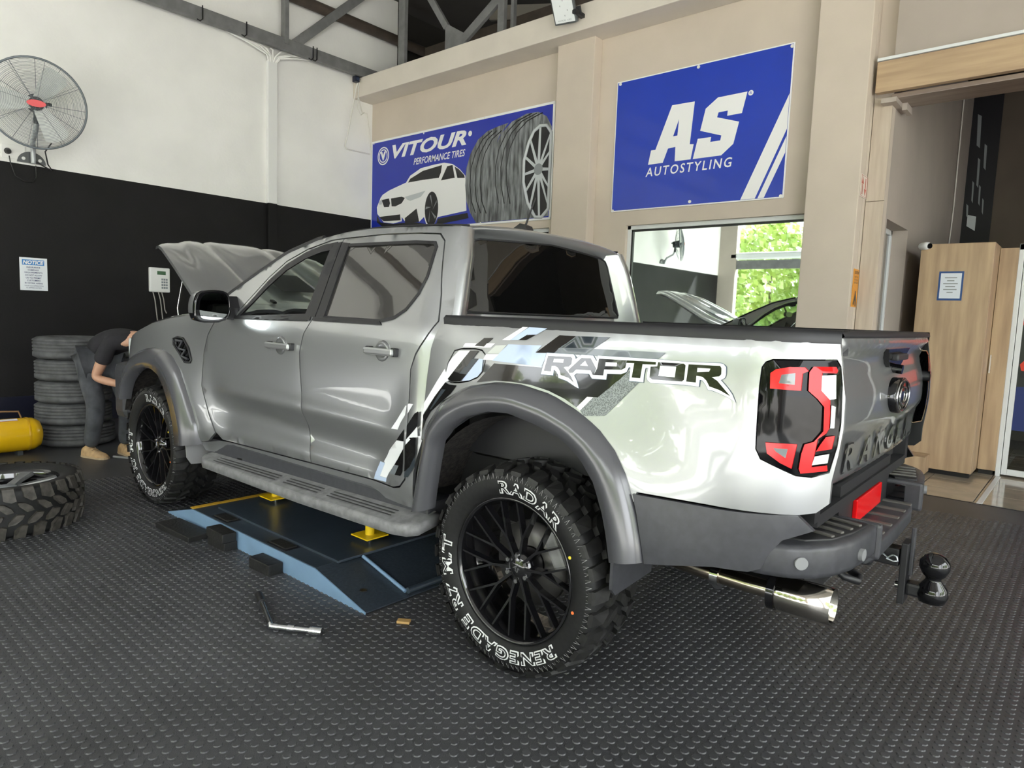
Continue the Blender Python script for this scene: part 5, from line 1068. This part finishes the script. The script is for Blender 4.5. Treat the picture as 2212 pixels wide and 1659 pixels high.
# ------------------------------------------------------------------ tyres along the end wall
def road_tyre():
    b_ = B(); R = .325; w_ = .105
    pr = [(.20, .085), (.215, .100), (.255, w_), (.29, .100), (.312, .086), (R, .078)]
    for k in range(4): z = .078-.0312*(k+1); pr += [(R, z+.020), (R-.009, z+.018), (R-.009, z+.008), (R, z+.006)]
    pr += [(R, -.078), (.312, -.086), (.29, -.100), (.255, -w_), (.215, -.100), (.20, -.085)]
    b_.lathe(pr, 40, 'z', closed=False); return b_
m_old = M('old_tyre', (.085, .087, .09), .7, var=.3, vs=12)
rt = road_tyre().out('tyre_casing', m_old)
first = True
for sx, sy, n in ((5.90, .760, 5), (5.84, .065, 5)):
    for k in range(n):
        o = rt if first else rt.copy()
        if not first: COL.objects.link(o)
        first = False
        o.location = (sx+random.uniform(-.015, .015), sy+random.uniform(-.015, .015), .106+.2105*k); o.rotation_euler = (0, 0, random.uniform(0, 6))
        pos = ('bottom', 'second', 'third', 'fourth', 'top')[k]
        tag(o, 'grey car tyre, %s one %s' % (pos if pos in ('bottom', 'top') else pos+' from the floor', 'in the stack behind the person, left stack' if sy > .5 else 'in the stack half hidden by the person'), 'tyre', 'stacked tyres by the end wall')
# yellow air tank
tk_ = thing('air_tank', 'yellow portable air tank lying on the floor by the black wall', 'tank', (5.66, 1.60, 0))
q = B(); q.lathe([(.001, -.50), (.06, -.495), (.12, -.47), (.148, -.42), (.152, -.38), (.152, .38), (.148, .42), (.12, .47), (.06, .495), (.001, .50)], 36, 'y'); o = q.out('vessel', M('tank_yellow', (.80, .47, .005), .25, coat=.6), tk_); o.location = (0, 0, .172)
for s in (-1, 1): o = B().lathe([(.153, s*.385), (.155, s*.375), (.153, s*.365)], 36, 'y').out('seam', M('tank_seam', (.62, .34, .005), .3), tk_); o.location = (0, 0, .172)
B().tube([(0, -.34, .325), (0, -.32, .385), (0, -.20, .392), (0, .2, .392), (0, .22, .325)], .008, 6).out('carry_handle', M('handle_brown', (.25, .14, .06), .5), tk_)
q = B(); q.grid([[(-.1535*math.sin(a), y, .172+.1535*math.cos(a)) for y in (-.30, -.02)] for a in (.15, .3, .45)]); q.out('red_label', M('label_red', (.45, .03, .03), .4), tk_, norm=False)
q = B(); q.grid([[(-.1540*math.sin(a), y, .172+.1540*math.cos(a)) for y in (-.30, -.16)] for a in (.18, .3, .42)]); q.out('white_label', m_sw, tk_, norm=False)
for s in (-.3, .3): boxes('foot', [((-.11, s-.02, 0), (.11, s+.02, .035))], m_fand, tk_)
# loose off-road wheel lying flat
lw = thing('loose_wheel', 'off-road tyre on a silver rim lying flat on the rubber floor', 'wheel', (3.42, 1.865, .151), rot=(PI/2, 0, .4))
link('tyre', TY_ME, lw); o = link('tread', tread_blocks(B(), 26).out('tread', M('tread_dusty', (.060, .054, .046), .6, var=.35, vs=30)).data, lw); o['kind'] = 'stuff'
for x_ in list(bpy.data.objects):
    if x_.name.startswith('tread') and x_.parent is None: bpy.data.objects.remove(x_)
m_srim = M('silver_rim', (.50, .51, .52), .25, metal=.8)
q = B(); q.lathe([(.285, .112), (.290, .124), (.281, .126), (.272, .10), (.262, .03), (.262, -.11)], 56, 'y'); q.out('rim_barrel', m_rim, lw)
for k in range(6):
    q = B(); a = 2*PI*k/6; u = Vector((math.cos(a), 0, math.sin(a))); v_ = Vector((-math.sin(a), 0, math.cos(a)))
    vs = []
    for r_, wd, h in ((.05, .035, .075), (.15, .030, .092), (.27, .050, .110)):
        for s, dh in ((-1, -.02), (-.7, 0), (.7, 0), (1, -.02)): vs.append(u*r_+v_*wd*s+Vector((0, h+dh, 0)))
    q.add(vs, [(i*4+j, i*4+j+1, i*4+j+5, i*4+j+4) for i in range(2) for j in range(3)], False); q.out('spoke', m_srim, lw)
q = B(); q.lathe([(.001, .085), (.05, .083), (.07, .07), (.07, 0)], 24, 'y'); q.out('hub', m_sg, lw)
# ------------------------------------------------------------------ scissor lift plate with pads
m_lift = M('lift_blue_grey', (.040, .054, .072), .30, var=.15, vs=4, coat=.15, coatr=.3, bump=.04, bs=60)
m_lifte = M('lift_side_blue', (.20, .32, .47), .4, var=.08, vs=6)
m_pad = M('rubber_pad', (.011, .0105, .010), .6, var=.4, vs=14, bump=.3, bs=60)
li = thing('car_lift', 'low blue-grey scissor lift plate under the truck', 'lift')
YA, YB = 1.06, .22
boxes('base_plate', [((1.207, YB, .005), (2.60, YA, .108))], m_lift, li, .004)
boxes('side_rail', [((1.207, YA, .0), (2.60, YA+.006, .106))], m_lifte, li)
boxes('deck', [((1.18, YB+.02, .108), (2.50, .945, .122))], m_lift, li, .003)
for xa, xb, nm in ((1.207, .79, 'ramp'), (2.60, 2.97, 'ramp')):
    for ya, yb_ in ((YA, .80), (.795, YB)):
        B().prism([(xa, .004), (xa, .108), (xb, .010), (xb, .004)], lambda a, c, d: (a, d, c), yb_, ya).out(nm, M('ramp_plate', (.032, .042, .055), .38, var=.2, vs=60, bump=.15, bs=70), li)
    B().prism([(xa, .0), (xa, .106), (xb, .010), (xb, .0)], lambda a, c, d: (a, d, c), YA+.0005, YA+.006).out('ramp_side', m_lifte, li)
B().tube([(1.17, .795, .112), (.82, .795, .026)], .010, 8).out('ramp_hinge_rod', m_lifte, li)
B().cyl((.81, .55, .030), (.81, .79, .030), .016, n=12).out('ramp_roller', m_lift, li)
B().cyl((.93, .97, .046), (.93, .97, .050), .018, n=16).out('ramp_hole', m_sd, li)
boxes('yellow_edge', [((2.60, .30, .106), (2.64, 1.06, .112))], M('edge_yellow', (.55, .33, .03), .5), li)
for xa in (1.52, 2.18):
    boxes('pad_recess', [((xa, .955, .107), (xa+.20, 1.045, .1095))], m_sd, li); boxes('recess_pad', [((xa+.015, .965, .109), (xa+.185, 1.035, .118))], m_pad, li, .004)
def pad(label, c, d, rz=0., grp=None):
    e = tag(B().box((0, 0, d[2]/2), d, None, .006).out('rubber_pad', m_pad), label, 'rubber pad', grp); e.location = c; e.rotation_euler = (0, 0, rz); return e
pad('black rubber block on the floor beside the lift, nearest the wrench', (1.60, 1.115, 0), (.20, .085, .062), .03)
pad('lower black rubber block of the pair beside the lift', (2.10, 1.112, 0), (.20, .080, .052), .02)
pad('upper black rubber block of the pair beside the lift', (2.10, 1.118, .0525), (.21, .085, .055), -.02)
pad('flat black rubber slab beside the far end of the lift', (2.50, 1.165, 0), (.42, .15, .035), .05)
for k, (x, y, lab) in enumerate(((2.40, .60, 'yellow jacking stand on the lift deck near the front wheel'), (1.345, .62, 'yellow jacking stand on the lift deck near the rear wheel'))):
    ys = thing('jacking_stand', lab, 'stand', (x, y, .122), .0, 'jacking stands on the lift'); m_yel = M('stand_yellow', (.82, .56, .01), .35)
    B().cyl((0, 0, 0), (0, 0, .022), .010, n=10).out('pin', m_chrome, ys); B().box((0, 0, .026), (.15, .15, .008), None, .002).out('foot_plate', m_yel, ys); B().cyl((0, 0, .028), (0, 0, .30), .026, n=18).out('post', m_yel, ys)
# wheel wrench
wr_ = thing('wheel_wrench', 'folding wheel wrench with a black grip lying on the studded floor', 'wrench')
zf = .0225
pA, pB, pC = Vector((1.285, 1.325, zf)), Vector((.945, 1.452, zf)), Vector((.745, 1.325, zf))
dAB = (pB-pA).normalized(); dBC = (pC-pB).normalized()
B().cyl(pA, pA+dAB*.10, .0185, n=12).out('grip', m_sd, wr_); B().cyl(pA+dAB*.09, pB, .0125, .0125, n=12).out('handle', M('gun_metal', (.20, .20, .205), .25, metal=.9), wr_)
m_zn = M('bright_chrome', (.80, .82, .84), .16, metal=1.)
q = B(); q.tube([pB-dAB*.02, pB, pB+dBC*.03], .0135, 10); q.out('joint', m_zn, wr_); B().cyl(pB+dBC*.02, pC, .012, n=12).out('shaft', m_zn, wr_)
B().cyl(pB+dBC*.08, pB+dBC*.11, .016, n=12).out('collar', m_zn, wr_); B().cyl(pC-dBC*.055, pC, .018, n=14).out('socket', m_zn, wr_)
tag(B().tube([(4.95, .74, .012), (4.80, .66, .012), (4.55, .60, .012), (4.25, .62, .012), (4.0, .55, .012)], .012, 8).out('air_hose', M('hose_grey', (.22, .22, .22), .5)), 'grey air hose on the floor between the shoes and the front wheel', 'hose')
tag(B().box((.60, .99, .008), (.06, .035, .012), rotm(0, 0, .6), .003).out('wood_chip', M('chip_tan', (.45, .28, .10), .7)), 'small tan chip on the floor beside the rear tyre', 'debris')
# ------------------------------------------------------------------ person leaning into the engine bay
m_skin = M('skin', (.52, .29, .19), .5, var=.06, vs=20)
m_shirt = M('dark_shirt', (.016, .015, .019), .85, var=.2, vs=14, bump=.2, bs=30)
m_jean = M('dark_jeans', (.040, .043, .050), .85, vs=9, col2=(.085, .09, .10), bump=.25, bs=26)
m_shoe = M('tan_suede', (.50, .33, .17), .8, var=.15, vs=25); m_sole = M('sole_cream', (.48, .36, .22), .7); m_hair = M('brown_hair', (.05, .03, .018), .7, var=.4, vs=60)
def skin_mesh(name, V_, E_, R_, mat, parent, sub=2, root=0):
    me = bpy.data.meshes.new(name); me.from_pydata(V_, E_, []); o = bpy.data.objects.new(name, me); COL.objects.link(o)
    md = o.modifiers.new('s', 'SKIN'); 
    for i, sv in enumerate(me.skin_vertices[0].data):
        r = R_[i]; sv.radius = r if isinstance(r, tuple) else (r, r); sv.use_root = (i == root)
    md.use_smooth_shade = True; md.branch_smoothing = .6
    sb = o.modifiers.new('d', 'SUBSURF'); sb.levels = sub; sb.render_levels = sub
    dg = bpy.context.evaluated_depsgraph_get(); dg.update(); nm = bpy.data.meshes.new_from_object(o.evaluated_get(dg)); bpy.data.objects.remove(o)
    nm.materials.clear(); nm.materials.append(mat); r = bpy.data.objects.new(name, nm); COL.objects.link(r); r.parent = parent
    for p_ in nm.polygons: p_.use_smooth = True
    return r
PE = thing('person', 'person in a dark T-shirt, jeans and tan shoes bending over the front wheel arch', 'person')
J = dict(pel=(5.16, .76, .89), sp1=(5.12, .74, 1.00), sp2=(4.98, .68, 1.075), ch=(4.83, .615, 1.085), nk=(4.68, .555, 1.10), hd0=(4.62, .535, 1.115), hd1=(4.54, .50, 1.135),
         hl=(5.19, .87, .86), kl=(5.00, .85, .475), al=(5.10, .875, .10), hr=(5.13, .65, .86), kr=(4.98, .60, .47), ar=(5.06, .60, .10),
         sl=(4.83, .79, 1.04), el=(4.94, .875, .735), wl=(4.70, .735, .685), pl=(4.64, .70, .68), sr=(4.74, .47, 1.03), er=(4.72, .585, .79), wr=(4.50, .50, .78), pr=(4.44, .475, .78))
def body():
    names = ['pel', 'sp1', 'sp2', 'ch', 'nk', 'hd0', 'hd1', 'hl', 'kl', 'al', 'hr', 'kr', 'ar', 'sl', 'el', 'wl', 'pl', 'sr', 'er', 'wr', 'pr']; ix = {n: i for i, n in enumerate(names)}
    rad = dict(pel=.13, sp1=.125, sp2=.13, ch=.125, nk=.058, hd0=.075, hd1=.10, hl=.085, kl=.058, al=.042, hr=.085, kr=.058, ar=.042, sl=.06, el=.045, wl=.030, pl=(.040, .020), sr=.06, er=.045, wr=.030, pr=(.040, .020))
    E_ = [('pel', 'sp1'), ('sp1', 'sp2'), ('sp2', 'ch'), ('ch', 'nk'), ('nk', 'hd0'), ('hd0', 'hd1'), ('pel', 'hl'), ('hl', 'kl'), ('kl', 'al'), ('pel', 'hr'), ('hr', 'kr'), ('kr', 'ar'), ('ch', 'sl'), ('sl', 'el'), ('el', 'wl'), ('wl', 'pl'), ('ch', 'sr'), ('sr', 'er'), ('er', 'wr'), ('wr', 'pr')]
    V_ = [J[n] for n in names]; R_ = [rad[n] for n in names]; E_ = [(ix[a], ix[b_]) for a, b_ in E_]
    for s, (w_, p_) in ((1, ('wl', 'pl')), (-1, ('wr', 'pr'))):
        a, c = Vector(J[w_]), Vector(J[p_]); d = (c-a).normalized(); up = Vector((0, 0, 1)); sd = d.cross(up).normalized()
        for k, ln in enumerate((.072, .080, .074, .058)):
            st = c+sd*(.027-.018*k)+d*.012; q1 = st+d*ln*.5-up*.006; q2 = st+d*ln*.85-up*.026; n = len(V_); V_ += [tuple(st), tuple(q1), tuple(q2)]; R_ += [.0095, .009, .0075]; E_ += [(ix[p_], n), (n, n+1), (n+1, n+2)]
        st = a+d*.03+sd*.034*s-up*.004; q1 = st+d*.035+sd*.016*s-up*.012; q2 = q1+d*.028-up*.010; n = len(V_); V_ += [tuple(st), tuple(q1), tuple(q2)]; R_ += [.012, .010, .008]; E_ += [(ix[p_], n), (n, n+1), (n+1, n+2)]
    return skin_mesh('body', V_, E_, R_, m_skin, PE)
body()
def seg(names, rads, mat, nm, extra=()):
    ns = list(names); ix = {n: i for i, n in enumerate(ns)}; return skin_mesh(nm, [J[n] for n in ns], [(ix[a], ix[b_]) for a, b_ in extra], rads, mat, PE)
J['sl2'] = tuple(Vector(J['sl']).lerp(Vector(J['el']), .62)); J['sr2'] = tuple(Vector(J['sr']).lerp(Vector(J['er']), .62)); J['sp0'] = tuple(Vector(J['pel']).lerp(Vector(J['sp1']), .35)); J['nk2'] = tuple(Vector(J['ch']).lerp(Vector(J['nk']), .62))
seg(['sp0', 'sp1', 'sp2', 'ch', 'nk2', 'sl', 'sl2', 'sr', 'sr2'], [.152, .150, .152, .148, .085, .085, .075, .085, .075], m_shirt, 'shirt', [('sp0', 'sp1'), ('sp1', 'sp2'), ('sp2', 'ch'), ('ch', 'nk2'), ('ch', 'sl'), ('sl', 'sl2'), ('ch', 'sr'), ('sr', 'sr2')])
J['al2'] = (5.10, .875, .085); J['ar2'] = (5.06, .60, .085)
seg(['pel', 'hl', 'kl', 'al2', 'hr', 'kr', 'ar2'], [.155, .108, .080, .066, .108, .080, .066], m_jean, 'trousers', [('pel', 'hl'), ('hl', 'kl'), ('kl', 'al2'), ('pel', 'hr'), ('hr', 'kr'), ('kr', 'ar2')])
# head: hair cap, ear, nose, eyes, mouth
hd = Vector(J['hd1']); dn = (hd-Vector(J['hd0'])).normalized(); face = Vector((-.45, -.30, -.84)).normalized()
q = B(); rows = []
ax = (dn*.6-face*.8).normalized(); e1 = ax.orthogonal().normalized(); e2 = ax.cross(e1)
for i in range(7):
    ph = .02+1.45*i/6; rows.append([hd+ax*(.112*math.cos(ph))+(e1*math.cos(t)+e2*math.sin(t))*(.106*math.sin(ph)) for t in [2*PI*k/20 for k in range(20)]])
q.grid(rows, closed_u=True); q.out('hair', m_hair, PE)
sd = dn.cross(face).normalized()
for s in (1, -1):
    o = B().lathe([(.001, .010), (.018, .008), (.028, 0), (.018, -.008), (.001, -.01)], 12, 'y').out('ear', m_skin, PE); o.location = hd+sd*.098*s-dn*.01; o.scale = (.7, 1, 1.1)
    B().cyl(hd+face*.088+sd*.032*s+dn*.01, hd+face*.098+sd*.032*s+dn*.01, .010, n=10).out('eye', M('eye_dark', (.05, .04, .04), .2), PE)
B().cyl(hd+face*.085-dn*.0, hd+face*.122-dn*.035, .010, .016, 8).out('nose', m_skin, PE)
B().box(hd+face*.098-dn*.055, (.012, .04, .010), None, .004).out('mouth', M('lip', (.40, .17, .13), .5), PE)
tag(B().cyl(hd+ax*.02+e1*0, hd+ax*.021, .001, n=6).out('x', m_hair), 'x') if False else None
for nm, (ank, rz) in (('l', (J['al'], math.radians(202))), ('r', (J['ar'], math.radians(188)))):
    e = empty('shoe', (ank[0], ank[1], 0), rz, PE); prof = [(-.085, .030, .085), (-.05, .040, .105), (.0, .044, .100), (.05, .046, .078), (.10, .050, .062), (.15, .047, .050), (.185, .030, .034), (.195, .006, .020)]
    q = B(); rows = []
    for x, w_, h in prof: rows.append([(x, w_*math.cos(t)*(1 if math.sin(t) > -.2 else .95), .012+max(0, (h-.012))*max(0, math.sin(t))**.7) for t in [-.15+(PI+.3)*k/12 for k in range(13)]])
    q.grid(rows); q.add(rows[0], [tuple(range(13))], False); q.out('upper', m_shoe, e)
    ol = [(x, w_) for x, w_, h in prof]; ol = ol+[(x, -w_) for x, w_ in ol[::-1]]; q = B(); q.prism([(x*1.03, y*1.06) for x, y in ol], lambda a, c, d: (a, c, d), 0, .016); q.out('sole', m_sole, e)
    for k in range(3): B().tube([(.02+.03*k, -.030, .085-.014*k), (.025+.03*k, 0, .104-.014*k), (.02+.03*k, .030, .085-.014*k)], .003, 5).out('lace', m_sole, e)
# ------------------------------------------------------------------ outside: hedge trees beyond the bays
m_leaf = M('leaf', (.17, .27, .04), .55, vs=1.2, col2=(.32, .40, .08), trans=.35); m_bark = M('bark', (.09, .07, .05), .9)
rnd = random.Random(3); lv_, lf_ = [], []
for i in range(2600):
    a = rnd.uniform(0, 2*PI); u_ = rnd.uniform(-1, 1); r_ = (.55+.45*rnd.random()**.5)
    c = Vector((1.5*r_*math.sqrt(1-u_*u_)*math.cos(a), 1.5*r_*math.sqrt(1-u_*u_)*math.sin(a), 2.7+2.5*r_*u_)); n = Vector((rnd.gauss(0, 1), rnd.gauss(0, 1), rnd.gauss(0, 1))).normalized(); t_ = n.orthogonal().normalized(); b2 = n.cross(t_); s = rnd.uniform(.09, .19); k = len(lv_)
    lv_ += [tuple(c+t_*s), tuple(c+b2*s*.6), tuple(c-t_*s), tuple(c-b2*s*.6)]; lf_.append((k, k+1, k+2, k+3))
tre0 = None
spots = [(-10+3.5*i, 14.0) for i in range(8)]+[(-8.2+3.5*i, 17.6) for i in range(8)]+[(-15.5, -3+3.6*i) for i in range(3)]
for i, (x, y) in enumerate(spots):
    if tre0 is None:
        tre0 = thing('hedge_tree', 'leafy green tree outside the open bays, seen in reflections', 'tree', (x, y, -.03), 0, 'trees outside the workshop')
        o = B().add(lv_, lf_).out('foliage', m_leaf, tre0, norm=False); o['kind'] = 'stuff'; B().cyl((0, 0, 0), (0, 0, 3.0), .14, .07, 8).out('trunk', m_bark, tre0); t = tre0
    else: t = copy_tree(tre0)
    t.location = (x, y, -.03); t.rotation_euler = (0, 0, rnd.uniform(0, 6)); s = rnd.uniform(1.0, 1.08); t.scale = (s, s, s*1.05)
struct(boxes('bay_transom', [((-.8, YL+.05, 3.02), (6.7, YL+.12, 3.28))], m_steel), 'grey transom across the open bay')
struct(boxes('bay_canopy', [((-.8, YL+.0, 3.30), (6.9, YL+.15, 3.50))], m_alu, bev=.05), 'white canopy rail over the transom')
